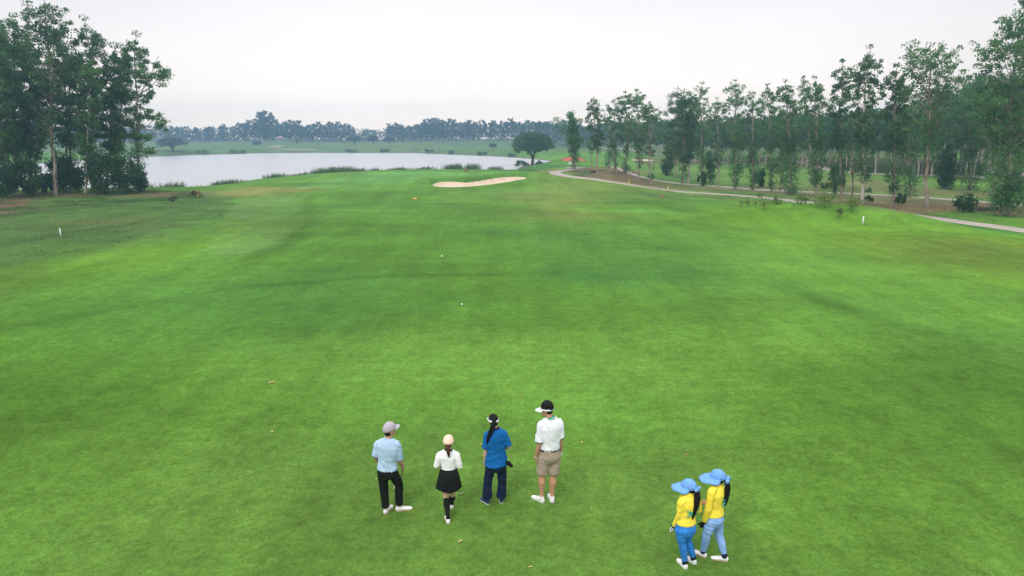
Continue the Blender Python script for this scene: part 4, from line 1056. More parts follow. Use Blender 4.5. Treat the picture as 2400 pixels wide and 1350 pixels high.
#PEOPLE_BEGIN
# ---------------------------------------------------------------- people
def V3(a): return np.array(a, float)
def unit(v): v = V3(v); return v/(np.linalg.norm(v)+1e-12)
class Solid:
    """closed lofts and ellipsoids, merged into one continuous skin by a voxel remesh"""
    def __init__(s): s.V = []; s.F4 = []; s.F3 = []; s.n = 0
    def loft(s, pts, rs, side=None, k=18, cap=.55):
        P = [V3(p) for p in pts]; Rr = [(r, r) if np.isscalar(r) else r for r in rs]
        # rounded ends
        t0 = unit(P[1]-P[0]); t1 = unit(P[-1]-P[-2])
        if cap:
            a, b = Rr[0]; m = min(a, b)*cap; c, d = Rr[-1]; m2 = min(c, d)*cap
            P = [P[0]-t0*m, P[0]-t0*m*.7]+P+[P[-1]+t1*m2*.7, P[-1]+t1*m2]
            Rr = [(a*.25, b*.25), (a*.75, b*.75)]+Rr+[(c*.75, d*.75), (c*.25, d*.25)]
        P = np.array(P); n = len(P)
        T = np.gradient(P, axis=0); T /= np.linalg.norm(T, axis=1)[:, None]+1e-12
        an = np.arange(k)*2*np.pi/k; base = s.n
        ref = None if side is None else V3(side)
        for i in range(n):
            r_ = (ref if ref.ndim == 1 else ref[i]) if ref is not None else (V3((1, 0, 0)) if abs(T[i][0]) < .9 else V3((0, 1, 0)))
            A = unit(r_-T[i]*np.dot(r_, T[i])); B = np.cross(T[i], A)
            a, b = Rr[i]
            s.V.append(P[i]+np.outer(np.cos(an)*a, A)+np.outer(np.sin(an)*b, B))
        for i in range(n-1):
            for j in range(k):
                jn = (j+1) % k; s.F4.append((base+i*k+j, base+i*k+jn, base+(i+1)*k+jn, base+(i+1)*k+j))
        c0 = base+n*k; s.V.append(np.array([P[0], P[-1]]))
        for j in range(k):
            jn = (j+1) % k; s.F3.append((c0, base+jn, base+j)); s.F3.append((c0+1, base+(n-1)*k+j, base+(n-1)*k+jn))
        s.n += n*k+2; return s
    def ell(s, c, r, ax=None):
        c = V3(c); ax = np.eye(3) if ax is None else np.array(ax)   # rows: axes
        th = np.linspace(0, np.pi, 13)[1:-1]; ph = np.arange(18)*2*np.pi/18; base = s.n
        pts = []
        for t in th:
            for p in ph: pts.append((math.sin(t)*math.cos(p)*r[0], math.sin(t)*math.sin(p)*r[1], math.cos(t)*r[2]))
        pts.append((0, 0, r[2])); pts.append((0, 0, -r[2]))
        s.V.append(c+np.array(pts) @ ax); m = len(th)
        for i in range(m-1):
            for j in range(18):
                jn = (j+1) % 18; s.F4.append((base+i*18+j, base+(i+1)*18+j, base+(i+1)*18+jn, base+i*18+jn))
        for j in range(18):
            jn = (j+1) % 18; s.F3.append((base+m*18, base+j, base+jn)); s.F3.append((base+m*18+1, base+(m-1)*18+jn, base+(m-1)*18+j))
        s.n += m*18+2; return s
    def build(s, name, mat, parent, voxel=.007, smooth=3, dec=None, fold=0, fscale=(14, 14, 9), seed=0):
        me = mesh_np(name, np.concatenate(s.V), [np.array(s.F4), np.array(s.F3)])
        ob = bpy.data.objects.new('tmp', me); col.objects.link(ob)
        m = ob.modifiers.new('r', 'REMESH'); m.mode = 'VOXEL'; m.voxel_size = voxel; m.use_smooth_shade = True
        if smooth: q = ob.modifiers.new('s', 'SMOOTH'); q.iterations = smooth; q.factor = .6
        if dec: q = ob.modifiers.new('d', 'DECIMATE'); q.ratio = dec
        dg = bpy.context.evaluated_depsgraph_get()
        out = bpy.data.meshes.new_from_object(ob.evaluated_get(dg)); bpy.data.objects.remove(ob); bpy.data.meshes.remove(me)
        out.name = name
        if fold:
            n = len(out.vertices); co = np.empty(n*3, np.float32); out.vertices.foreach_get('co', co); co = co.reshape(-1, 3).astype(float)
            nn = np.empty(n*3, np.float32); out.vertices.foreach_get('normal', nn); nn = nn.reshape(-1, 3)
            f = np.array(fscale)
            w = vnoise(co[:, 0]*6+co[:, 2]*4, co[:, 1]*6-co[:, 2]*5, 1, seed+9)*2.5
            a = vnoise(co[:, 0]*f[0]*.5+co[:, 1]*f[1]*.4+w, co[:, 2]*f[2]+w*.8, 1, seed)
            b_ = vnoise(co[:, 0]*f[0]+co[:, 2]*f[2]*.8, co[:, 1]*f[1]-co[:, 2]*f[2]*.6+w, 1, seed+3)
            d = (1-np.abs(2*a-1))**2*.6 + (1-np.abs(2*b_-1))**2*.4 - .35
            co += nn*(d*fold)[:, None]
            out.vertices.foreach_set('co', co.astype(np.float32).ravel()); out.update()
        out.polygons.foreach_set('use_smooth', [True]*len(out.polygons))
        out.materials.clear(); out.materials.append(mat)
        return link(name, out, parent)

def grid_solid(name, G, th, mat, parent, closed_u=False):
    """a curved sheet G[i,j] given a thickness"""
    G = np.asarray(G, float); n, m = G.shape[:2]
    du = np.gradient(G, axis=0); dv = np.gradient(G, axis=1); N = np.cross(du, dv); N /= np.linalg.norm(N, axis=2)[:, :, None]+1e-12
    A = G+N*th/2; B = G-N*th/2
    V = np.concatenate([A.reshape(-1, 3), B.reshape(-1, 3)]); o = n*m; F = []
    for i in range(n-1):
        for j in range(m-1):
            a = i*m+j; F.append((a, a+1, a+m+1, a+m)); F.append((o+a, o+a+m, o+a+m+1, o+a+1))
    for i in range(n-1):
        for j in (0, m-1): a = i*m+j; F.append((a, a+m, o+a+m, o+a) if j == 0 else (a, o+a, o+a+m, a+m))
    if not closed_u:
        for j in range(m-1):
            for i in (0, n-1): a = i*m+j; F.append((a, o+a, o+a+1, a+1) if i == 0 else (a, a+1, o+a+1, o+a))
    return link(name, mesh_np(name, V, [np.array(F)]), parent, mat)

def cloth(name, c, var=.06, rough=.85, bump=.25): return new_mat(name, c, rough, .15, var=var, vscale=14, bump=bump, bscale=350)
M_skin = new_mat('skin', (.52, .27, .17), .55, .35, var=.08, vscale=18)
M_skin2 = new_mat('lighter_skin', (.62, .38, .27), .55, .35, var=.07, vscale=18)
M_skin3 = new_mat('tanned_skin', (.40, .17, .09), .55, .35, var=.08, vscale=18)
M_hair = new_mat('black_hair', (.008, .007, .007), .6, .15, var=.5, vscale=60, bump=.8, bscale=160)
M_hairb = new_mat('brown_hair', (.075, .032, .018), .55, .2, var=.6, vscale=50, bump=.8, bscale=160)
M_eye = new_mat('eye', (.03, .02, .015), .2, .5); M_lip = new_mat('lips', (.42, .14, .11), .5, .3)
M_sky = cloth('pale_blue_knit', (.42, .55, .74)); M_sky2 = cloth('blue_trim', (.20, .38, .68))
M_blk = cloth('black_cloth', (.009, .010, .010)); M_blk2 = cloth('black_pleats', (.012, .014, .014))
M_wht = cloth('white_knit', (.80, .79, .80)); M_wht2 = cloth('white_polo_knit', (.80, .80, .86))
M_blu = cloth('royal_blue_knit', (.006, .115, .36)); M_navy = cloth('navy_cloth', (.009, .016, .048))
M_beige = cloth('beige_twill', (.36, .285, .225)); M_green = cloth('green_trim', (.02, .30, .20)); M_dk = cloth('navy_trim', (.02, .02, .06))
M_yelw = cloth('yellow_knit', (.94, .73, .075)); M_jean = cloth('bright_blue_denim', (.035, .21, .62), var=.2); M_jean2 = cloth('faded_denim', (.24, .40, .72), var=.22)
M_hat = cloth('light_blue_cotton', (.17, .36, .74)); M_ribbon = cloth('teal_ribbon', (.05, .25, .5)); M_teal = new_mat('teal_print', (.03, .35, .30), .7, .2)
M_capg = cloth('grey_cotton', (.42, .38, .42)); M_capp = cloth('peach_cotton', (.78, .58, .43))
M_shoe = new_mat('white_shoe_leather', (.74, .73, .72), .5, .35, var=.06, vscale=25); M_gum = new_mat('gum_sole', (.48, .30, .18), .7, .2)
M_solew = new_mat('white_sole', (.70, .69, .68), .6, .3); M_shoen = new_mat('navy_shoe_mesh', (.03, .05, .10), .7, .2); M_aqua = new_mat('aqua_sole_edge', (.1, .55, .5), .6, .3)
M_glove = new_mat('white_glove_leather', (.78, .78, .80), .5, .3); M_purple = new_mat('purple_grip', (.20, .14, .38), .6, .3)
M_metal = new_mat('polished_steel', (.75, .75, .77), .2, .5, metallic=1); M_shaft = new_mat('dark_shaft', (.05, .045, .045), .35, .5)
M_redgrip = new_mat('red_brown_grip', (.22, .045, .03), .6, .3); M_visor = new_mat('white_visor_cloth', (.8, .8, .83), .6, .2); M_mask = cloth('black_face_cloth', (.012, .012, .013))

def hand(S, W, d, n, p, L=.18, curl=.5, grip=False):
    """palm, four unequal fingers and a thumb; d finger direction, n palm-side normal, p towards the thumb"""
    d, n, p = unit(d), unit(n), unit(p); k = L/.18
    S.loft([W-d*.03*k, W+d*.01*k, W+d*.05*k, W+d*.09*k], [.026*k, (.030*k, .019*k), (.040*k, .016*k), (.039*k, .013*k)], side=p, k=14)
    for i, (ln, off) in enumerate(((.070, .030), (.078, .010), (.073, -.010), (.056, -.029))):
        r = W+d*.082*k+p*off*k; c = curl*(1+.12*i)
        a = d*math.cos(c*.7)+n*math.sin(c*.7); b = d*math.cos(c*1.6)+n*math.sin(c*1.6); e = d*math.cos(c*2.4)+n*math.sin(c*2.4)
        q = r+a*ln*.45*k; q2 = q+b*ln*.32*k; q3 = q2+e*ln*.23*k
        S.loft([r-d*.02*k, r, q, q2, q3], [.0095*k, .0095*k, .0088*k, .0080*k, .0068*k], k=10)
    t0 = W+d*.022*k+p*.028*k; t1 = t0+(d*.55+p*.75+n*.25)*.035*k; t2 = t1+(d*.85+p*.2+n*.4)*.032*k; t3 = t2+(d*.9+n*.5)*.02*k
    S.loft([t0, t1, t2, t3], [.014*k, .0115*k, .010*k, .008*k], k=10)

class Person:
    def __init__(s, label, feet, yoff=0, male=True, height=1.7, skin=None):
        # feet: two (heel_u, heel_v, toe_u, toe_v, length)
        s.feet = []
        for hu, hv, tu, tv, L in feet:
            h = at_z(hu, hv, 0.0); t = at_z(tu, tv, .03); t[2] = 0; d = unit((t-h)*V3((1, 1, 0))); s.feet.append((h, d, L))
        an = [h+d*.055 for h, d, L in s.feet]
        s.Y = (an[0][1]+an[1][1])/2+yoff
        s.O = V3(((an[0][0]+an[1][0])/2, (an[0][1]+an[1][1])/2, 0)); s.an = [a-s.O+V3((0, 0, .10)) for a in an]
        s.feet = [(h-s.O, d, L) for h, d, L in s.feet]
        s.e = empty('person', Vector(s.O), label, 'person'); s.male = male; s.k = height/1.75; s.skin = skin or M_skin
        s.B = Solid()
    def J(s, u, v, dy=0): return at_y(u, v, s.Y+dy)-s.O
    def head(s, c, yaw, pitch=0, hair=None, size=1.0, face=True):
        """c centre of the skull; yaw to the left from straight ahead (+Y)"""
        ya = R(yaw); f = V3((-math.sin(ya)*math.cos(R(pitch)), math.cos(ya)*math.cos(R(pitch)), math.sin(R(pitch)))); sd = unit(np.cross(f, (0, 0, 1))); up = np.cross(sd, f)
        ax = np.array([sd, f, up]); s.ax = ax; s.hc = c = V3(c); z = size; s.hs = z; B = s.B
        def W(a, b, d): return c+(sd*a+f*b+up*d)*z
        s.W = W
        B.ell(W(0, -.008, .022), (.076*z, .095*z, .092*z), ax); B.ell(W(0, .022, -.035), (.060*z, .070*z, .075*z), ax)
        B.ell(W(0, .060, -.092), (.030*z, .026*z, .024*z), ax); B.ell(W(0, .068, .030), (.050*z, .022*z, .020*z), ax)
        for q in (-1, 1):
            B.ell(W(q*.078, -.004, -.010), (.010*z, .020*z, .032*z), ax); B.ell(W(q*.036, .062, -.035), (.022*z, .022*z, .024*z), ax)
        B.loft([W(0, .085, .012), W(0, .100, -.015), W(0, .107, -.035)], [.009*z, .011*z, .015*z], k=10)
        if face:
            for q in (-1, 1):
                E = Solid().ell(W(q*.031, .083, .000), (.015*z, .008*z, .007*z), ax); me = mesh_np('eye', np.concatenate(E.V), [np.array(E.F4), np.array(E.F3)]); link('eye', me, s.e, M_eye)
            E = Solid().ell(W(0, .086, -.062), (.024*z, .009*z, .0075*z), ax); me = mesh_np('mouth', np.concatenate(E.V), [np.array(E.F4), np.array(E.F3)]); link('mouth', me, s.e, M_lip)
    def torso_frames(s, hip, nb, hs, ss):
        s.hip, s.nb = V3(hip), V3(nb); s.hs_, s.ss_ = unit(hs), unit(ss)
    def torso(s, S, prof, extra=0, t0=None, t1=None):
        """prof: list of (t, half width, half depth, forward shift)"""
        pts, rs, sides = [], [], []
        ax = s.nb-s.hip
        for t, a, b, fw in prof:
            sd = unit(s.hs_*(1-t)+s.ss_*t); fwd = unit(np.cross((0, 0, 1), sd))
            pts.append(s.hip+ax*t+fwd*fw); rs.append((a+extra, b+extra)); sides.append(sd)
        sides = [sides[0]]*2+sides+[sides[-1]]*2
        S.loft(pts, rs, side=sides, k=28, cap=.35)
    def limbs(s, shL, elL, wrL, shR, elR, wrR, knL, knR, hands, hipw=.088, r=1.0, calf=1.0, lr=1.0):
        k = s.k*r; B = s.B; s.sh = (shL, shR); s.el = (elL, elR); s.wr = (wrL, wrR); s.kn = (knL, knR)
        s.hj = (s.hip-s.hs_*hipw, s.hip+s.hs_*hipw)
        for i in (0, 1):
            sh, el, wr = s.sh[i], s.el[i], s.wr[i]; hd = hands[i]
            B.loft([sh-V3((0, 0, .005)), (sh*.6+el*.4), el, el*.7+wr*.3, wr], [.044*k, .046*k, .038*k, .040*k, .026*k], k=16)
            hand(B, wr, hd[0], hd[1], hd[2], L=.175*s.k, curl=hd[3])
            hp, kn, an = s.hj[i], s.kn[i], s.an[i]
            back = -unit(np.cross((0, 0, 1), s.hs_))
            B.loft([hp, hp*.55+kn*.45, kn*.85+hp*.15, kn, kn*.72+an*.28+back*.014*calf, kn*.4+an*.6, an*.85+kn*.15, an-V3((0, 0, .04))],
                   [q*k*lr for q in (.086, .078, .060, .054, .058*calf, .046, .034, .036)], k=18)
            h, d, L = s.feet[i]; B.loft([h+d*.03+V3((0, 0, .045)), h+d*L*.5+V3((0, 0, .04)), h+d*L*.85+V3((0, 0, .025))], [(.026, .03), (.032, .024), (.03, .012)], side=(-d[1], d[0], 0), k=12)
    def body(s, prof, neck=.052):
        s.torso(s.B, prof, extra=-.006)
        s.B.loft([s.nb-V3((0, 0, .03)), s.nb+(s.hc-s.nb)*.35, s.hc-V3((0, 0, .05))+0*s.hc], [neck*1.15, neck, neck], k=16)
        for i in (0, 1): q = .84 if not s.male else .94; s.B.loft([s.nb-V3((0, 0, .045)), s.nb*.45+s.sh[i]*.55-V3((0, 0, .02)), s.sh[i]-V3((0, 0, .008))], [.050*s.k*q, .046*s.k*q, .047*s.k*q], k=16)
        s.B.build('body', s.skin, s.e, voxel=.0058, smooth=3, dec=.4)
    def top(s, mat, prof, sl_end, sl_r, name='shirt', extra=.014, fold=.007, seed=1, sl_r0=.066, voxel=.007, elbow=False, shr=.062):
        S = Solid(); s.torso(S, prof, extra=extra)
        for i in (0, 1):
            sh, el, wr = s.sh[i], s.el[i], s.wr[i]
            S.loft([s.nb-V3((0, 0, .035)), s.nb*.4+sh*.6, sh], [shr*1.02*s.k, shr*s.k, shr*1.05*s.k], k=16)
            e = sl_end[i] if isinstance(sl_end, (tuple, list)) else sl_end
            if e <= 1: S.loft([sh, sh+(el-sh)*e*.6, sh+(el-sh)*e], [sl_r0*s.k, (sl_r0*.55+sl_r*.45)*s.k, sl_r*s.k], k=18, cap=.12)
            else: S.loft([sh, sh*.5+el*.5, el, el+(wr-el)*.5, el+(wr-el)*(e-1)], [sl_r0*s.k, .056*s.k, .050*s.k, .046*s.k, sl_r*s.k], k=18, cap=.15)
        return S.build(name, mat, s.e, voxel=voxel, smooth=9, fold=fold*1.9, seed=seed)
    def ring(s, name, mat, c, d, r0, r1, h, side=None, th=.006, n=28):
        """a band round an axis d"""
        d = unit(d); sd = unit(V3(side)-d*np.dot(V3(side), d)) if side is not None else unit(np.cross(d, (0, 1, .1))); b = np.cross(d, sd)
        a = np.linspace(0, 2*np.pi, n); r0 = (r0, r0) if np.isscalar(r0) else r0; r1 = (r1, r1) if np.isscalar(r1) else r1
        G = np.stack([c+np.outer(np.cos(a)*ra, sd)+np.outer(np.sin(a)*rb, b)+d*z for (ra, rb), z in ((r0, -h/2), (((r0[0]+r1[0])/2+.001, (r0[1]+r1[1])/2+.001), 0), (r1, h/2))], 1)
        return grid_solid(name, G, th, mat, s.e, closed_u=True)
    def trousers(s, mat, prof, r, hem_t=.93, name='trousers', fold=.007, seed=4, ext=.012):
        S = Solid(); s.torso(S, prof, extra=ext)
        bk = -unit(np.cross((0, 0, 1), s.hs_))
        for i in (0, 1): S.ell(s.hj[i]*.85+s.hip*.15+bk*.045-V3((0, 0, .02)), (.080*s.k, .075*s.k, .085*s.k))
        for i in (0, 1):
            hp, kn, an = s.hj[i], s.kn[i], s.an[i]
            if hem_t <= 0:    # shorts: end above the knee
                e = hp+(kn-hp)*(-hem_t); S.loft([hp, hp*.5+e*.5, e], [r[0]*s.k, r[1]*s.k, r[2]*s.k], k=22, cap=.08)
            else:
                e = kn+(an-kn)*hem_t
                S.loft([hp, hp*.5+kn*.5, kn, kn*.5+an*.5+bk*.008, e], [r[0]*s.k, r[1]*s.k, r[2]*s.k, r[3]*s.k, r[4]*s.k], k=22, cap=.12)
        return S.build(name, mat, s.e, voxel=.0075, smooth=5, fold=fold*1.8, fscale=(9, 9, 12), seed=seed)
    def shoes(s, mat, sole, accent=None):
        for i, (h, d, L) in enumerate(s.feet):
            p = V3((-d[1], d[0], 0)); k = L/.28; S = Solid(); st = [.02, .10, .25, .45, .65, .82, .95]
            w = [.030, .036, .038, .039, .046, .044, .030]; hh = [.060, .072, .078, .070, .052, .042, .030]
            S.loft([h+d*L*t+V3((0, 0, .016+q*k/2)) for t, q in zip(st, hh)], [(a*k, q*k/2) for a, q in zip(w, hh)], side=p, k=20, cap=.3)
            S.loft([h+d*L*.20+V3((0, 0, .06)), h+d*L*.19+V3((0, 0, .095*k))], [(.036*k, .048*k), (.037*k, .048*k)], side=p, k=18, cap=.1)
            sh = S.build('shoe', mat, s.e, voxel=.005, smooth=2, dec=.5)
            n = 26; a = np.linspace(0, 2*np.pi, n+1)[:-1]; V = []
            for z in (.0, .004, .020, .024):
                q = 1.0 if z in (.004, .020) else .96
                for t in a:
                    x_ = -.5*math.cos(t); ww = np.interp(x_+.5, [0, .05, .25, .45, .65, .85, 1], [.0, .032, .038, .036, .047, .042, .0])
                    V.append(h+d*L*(.5+x_*1.04)+p*np.sign(math.sin(t))*ww*k*1.06*q+V3((0, 0, z)))
            F = [[r_*n+j, r_*n+(j+1) % n, (r_+1)*n+(j+1) % n, (r_+1)*n+j] for r_ in range(3) for j in range(n)]
            me = bpy.data.meshes.new('sole'); me.from_pydata([tuple(v) for v in V], [], F+[list(range(n))[::-1], list(range(3*n, 4*n))]); me.materials.append(sole)
            so = link('sole', me, sh)
            # laces
            for q in (.38, .45, .52):
                c = h+d*L*q+V3((0, 0, np.interp(q, st, hh)*k+.018)); S2 = Solid().loft([c-p*.022*k, c+V3((0, 0, .003)), c+p*.022*k], [.0028, .003, .0028], k=6)
                link('lace', mesh_np('lace', np.concatenate(S2.V), [np.array(S2.F4), np.array(S2.F3)]), sh, accent or sole)
    def collar(s, mat, r=.062, h=.035, stripe=None):
        d = unit(s.hc-s.nb); c = s.nb+d*.008
        s.ring('collar', mat, c, d, (r*1.28*s.k, r*1.2*s.k), (r*1.02*s.k, r*.98*s.k), h, side=s.ss_, th=.008)
        if stripe: s.ring('collar_stripe', stripe, c-d*.006, d, (r*1.28*s.k+.003, r*1.2*s.k+.003), (r*1.22*s.k+.003, r*1.14*s.k+.003), .006, side=s.ss_, th=.003)
    def cuff(s, i, e, r, mat, h=.012):
        sh, el = s.sh[i], s.el[i]; d = unit(el-sh); s.ring('sleeve_band', mat, sh+(el-sh)*e, d, r*s.k+.004, r*s.k+.004, h, th=.003)
    # ---- headwear
    def dome(s, name, mat, scale=1.0, lo=.012, tilt=.0, top=.96, wob=.012):
        z = s.hs*scale; sd, f, up = s.ax; th = np.linspace(0.001, np.pi/2*1.06, 14); ph = np.linspace(0, 2*np.pi, 33)
        G = np.array([[s.hc+(sd*math.sin(t)*math.cos(p)*.086+f*(math.sin(t)*math.sin(p)*.105-.006)+up*(math.cos(t)*.112*top+lo+.008+tilt*math.sin(p)*math.sin(t)))*z for t in th] for p in ph])
        rel = G-s.hc; w = vnoise(rel[..., 0]*30+rel[..., 2]*14, rel[..., 1]*30-rel[..., 2]*10, 1, 4); w[-1] = w[0]
        G = s.hc+rel*(1+wob*(w-.5)*2-.012*np.abs(np.cos(ph*3))[:, None]**18*(wob > 0))[..., None]
        return grid_solid(name, G, .004, mat, s.e, closed_u=True)
    def brim(s, name, mat, ext=.075, ang=62, lo=.018, drop=.012, curve=.018, scale=1.0, rise=0, side_ext=.0, th=.004, power=1.0, wob=.0):
        z = s.hs*scale; sd, f, up = s.ax; A = np.linspace(-R(ang), R(ang), 25); Tt = np.linspace(0, 1, 7); G = []
        for a in A:
            w = max(0, math.cos(a/R(ang)*math.pi/2))**power
            row = []
            for t in Tt:
                e = (side_ext+(ext-side_ext)*w)*t
                row.append(s.hc+(sd*math.sin(a)*(.084+e*.85)+f*(math.cos(a)*(.102+e)-.006)+up*(lo-curve*math.sin(a)**2*(.3+t)-drop*t*t+rise*t*w+wob*t*math.sin(a*7+t*3)))*z)
            G.append(row)
        return grid_solid(name, G, th, mat, s.e)
    def band(s, name, mat, lo=.03, h=.03, scale=1.0, tilt=.0):
        z = s.hs*scale; sd, f, up = s.ax; ph = np.linspace(0, 2*np.pi, 33)
        G = np.array([[s.hc+(sd*math.cos(p)*.083+f*(math.sin(p)*.101-.006)+up*(lo+q*h+tilt*math.sin(p)))*z for q in (-.5, 0, .5)] for p in ph])
        return grid_solid(name, G, .005, mat, s.e, closed_u=True)
    def hair_cap(s, mat, low=-.035, sc=1.07, vol=0, name='hair', front=True):
        S = Solid(); W = s.W; z = s.hs*sc
        S.ell(W(0, -.014-.004*vol, .030+.01*vol), ((.077+.006*vol)*z, (.092+.006*vol)*z, (.090+.012*vol)*z), s.ax)
        S.ell(W(0, -.045, low), (.060*z, .048*z, .050*z), s.ax)
        if vol:
            rg = np.random.default_rng(3)
            for i in range(26):
                a = rg.uniform(0, 6.28); e = rg.uniform(.1, 1.1); d = V3((math.cos(a)*math.sin(e), math.sin(a)*math.sin(e), math.cos(e)))
                p0 = W(d[0]*.06, d[1]*.075-.01, .04+d[2]*.075); p1 = W(d[0]*.086+.01*math.sin(i), d[1]*.105-.01, .04+d[2]*.096-.03*math.sin(e))
                S.loft([p0, (p0+p1)/2+(p1-p0)*.1, p1], [.016*z, .014*z, .006*z], k=8)
            for q in (-1, 1): S.ell(W(q*.068, .015, .005), (.014*z, .03*z, .032*z), s.ax)
        return S.build(name, mat, s.e, voxel=.0055, smooth=1, fold=.006, fscale=(60, 60, 14), dec=.6)
    def tail(s, mat, pts, r0, r1, n=18, name='ponytail', seed=2, spread=.8, taper=.25):
        rg = np.random.default_rng(seed); S = Solid(); P = np.array([V3(p) for p in pts]); m = len(P)
        rr = np.interp(np.linspace(0, 1, m), [0, .15, .55, 1], [r0*.55, r0, r1, r1*taper])
        for i in range(n):
            a = rg.uniform(0, 6.28); q = np.sqrt(rg.uniform())*spread; ln = rg.uniform(.86, 1.0)
            off = V3((math.cos(a)*q, math.sin(a)*q*.6, 0))
            pp = [P[j]*1.0+off*rr[j]+rg.normal(scale=.0015, size=3) for j in range(m)]; pp[-1] = pp[-2]+(pp[-1]-pp[-2])*ln
            S.loft(pp, [max(.0045, x*.42) for x in rr[:-1]]+[.004], k=8, cap=.2)
        return S.build(name, mat, s.e, voxel=.0055, smooth=0, dec=.6)

MALE = [(-.10, .150, .115, .0), (0, .165, .118, -.008), (.18, .150, .105, 0), (.36, .146, .100, .002), (.6, .168, .112, .0), (.78, .175, .110, -.004), (.92, .125, .085, -.004), (1.0, .07, .065, 0)]
FEM = [(-.10, .145, .115, .0), (0, .165, .120, -.012), (.18, .138, .098, 0), (.38, .108, .082, .0), (.6, .128, .096, .008), (.78, .150, .098, .004), (.92, .110, .078, -.002), (1.0, .06, .058, 0)]
def sub(prof, lo, hi, dw=0, dd=0):
    t = np.array([p[0] for p in prof]); A = np.array(prof); ts = [lo]+[q for q in t if lo+.03 < q < hi-.03]+[hi]
    return [(q, np.interp(q, t, A[:, 1])+dw, np.interp(q, t, A[:, 2])+dd, np.interp(q, t, A[:, 3])) for q in ts]
def sc(prof, kw, kd=None): return [(t, a*kw, b*(kd or kw), f) for t, a, b, f in prof]

# --- 1: man in pale blue polo and black trousers, grey cap
P1 = Person('man in pale blue polo shirt, black trousers and grey cap, leftmost of the four players', [(901.5, 1208, 917.5, 1186, .28), (928, 1199.5, 955, 1192, .28)], male=True, height=1.68)
hip = P1.J(908, 1105, .0); nb = P1.J(910, 1029, 0)
P1.torso_frames(hip, nb, (1, -.22, 0), (1, -.18, 0))
P1.head(P1.J(913.5, 1007, .015), -52, 8, size=1.0)
shL, shR = P1.J(886, 1040, .02), P1.J(930, 1041, -.02); elL = P1.J(880.5, 1070, .03); wrL = P1.J(888, 1085, .22); elR = P1.J(936.5, 1079, .02); wrR = P1.J(943, 1092, .11)
P1.limbs(shL, elL, wrL, shR, elR, wrR, P1.J(900, 1148, .02), P1.J(935.5, 1137, .07), [((.5, .8, -.3), (.6, -.2, -.5), (.2, .3, 1), .7), ((.1, .45, -.8), (-.8, .3, -.3), (.1, .8, .5), 1.1)], hipw=.085, lr=.85)
pf = sc(MALE, .93); P1.body(pf)
P1.top(M_sky, sub(pf, .08, .97, .006, .006), .88, .066, fold=.008, seed=11, sl_r0=.062)
P1.trousers(M_blk, sub(pf, -.12, .10, .0, .004), (.094, .085, .072, .066, .066), .93, fold=.006, seed=12)
P1.ring('belt', M_dk, hip+(nb-hip)*.085, nb-hip, (.164, .122), (.164, .122), .03, side=P1.hs_)
P1.collar(M_sky, h=.04, stripe=M_sky2)
for i in (0, 1): P1.cuff(i, .87, .068, M_sky2)
P1.shoes(M_shoe, M_gum); P1.hair_cap(M_hair, low=-.045, sc=1.0)
P1.dome('cap', M_capg, 1.05, lo=.012, tilt=.01); P1.brim('cap_brim', M_capg, ext=.075, ang=58, lo=.018, drop=.012, rise=.012, scale=1.05)
c = P1.W(0, 0, .118); bm = bmesh.new(); bmesh.ops.create_icosphere(bm, subdivisions=2, radius=.007, matrix=Matrix.Translation(Vector(c))); bm_obj('cap_button', bm, M_capg, P1.e, True)

def club(p0, p1, label, head='iron', gripm=M_dark, shaft=M_shaft, gl=.26, endcap=None, hdir=(1, 0, 0)):
    p0, p1 = V3(p0), V3(p1); d = unit(p1-p0); e = empty('golf_club', Vector(p1), label, 'golf club'); o = p1
    bm = bmesh.new(); cyl_bm(bm, p0-o, p0+d*gl-o, .0135, .010); bm_obj('grip', bm, gripm, e, True)
    if endcap: bm = bmesh.new(); bmesh.ops.create_icosphere(bm, subdivisions=2, radius=.020, matrix=Matrix.Translation(Vector(p0-o))); bm_obj('grip_cap', bm, endcap, e, True)
    bm = bmesh.new(); cyl_bm(bm, p0+d*gl-o, -d*.06, .0065, .005); bm_obj('shaft', bm, shaft, e, True)
    bm = bmesh.new(); cyl_bm(bm, -d*.10, V3((0, 0, .012)), .0075, .0085); bm_obj('hosel', bm, M_metal, e, True)
    h = unit(hdir); up = V3((0, 0, 1)); fr = np.cross(h, up); V = []
    for x_, z0, z1, tk in ((-.005, .002, .03, .008), (.03, 0, .042, .010), (.062, 0, .056, .012), (.078, .006, .050, .010)):
        for z_, y_ in ((z0, -tk), (z1, tk*.2), (z1, tk*.7), (z0, tk*1.2)): V.append(h*x_+up*z_+fr*y_)
    F = [(i*4+j, i*4+(j+1) % 4, i*4+4+(j+1) % 4, i*4+4+j) for i in range(3) for j in range(4)]+[(3, 2, 1, 0), (12, 13, 14, 15)]
    me = bpy.data.meshes.new('club_head'); me.from_pydata([tuple(v) for v in V], [], F); me.materials.append(M_metal); link('club_head', me, e)
    return e
a = wrR+P1.O+V3((.0, .02, -.07)); g_ = a+V3((.02, -.03, .06))
club(g_, V3((g_[0]-.22, g_[1]+.62, hg(g_[0]-.22, g_[1]+.62)+.0)), 'golf club with purple grip end held in the grey-capped man\'s right hand', endcap=M_purple, gripm=M_purple, hdir=(-1, .2, 0))

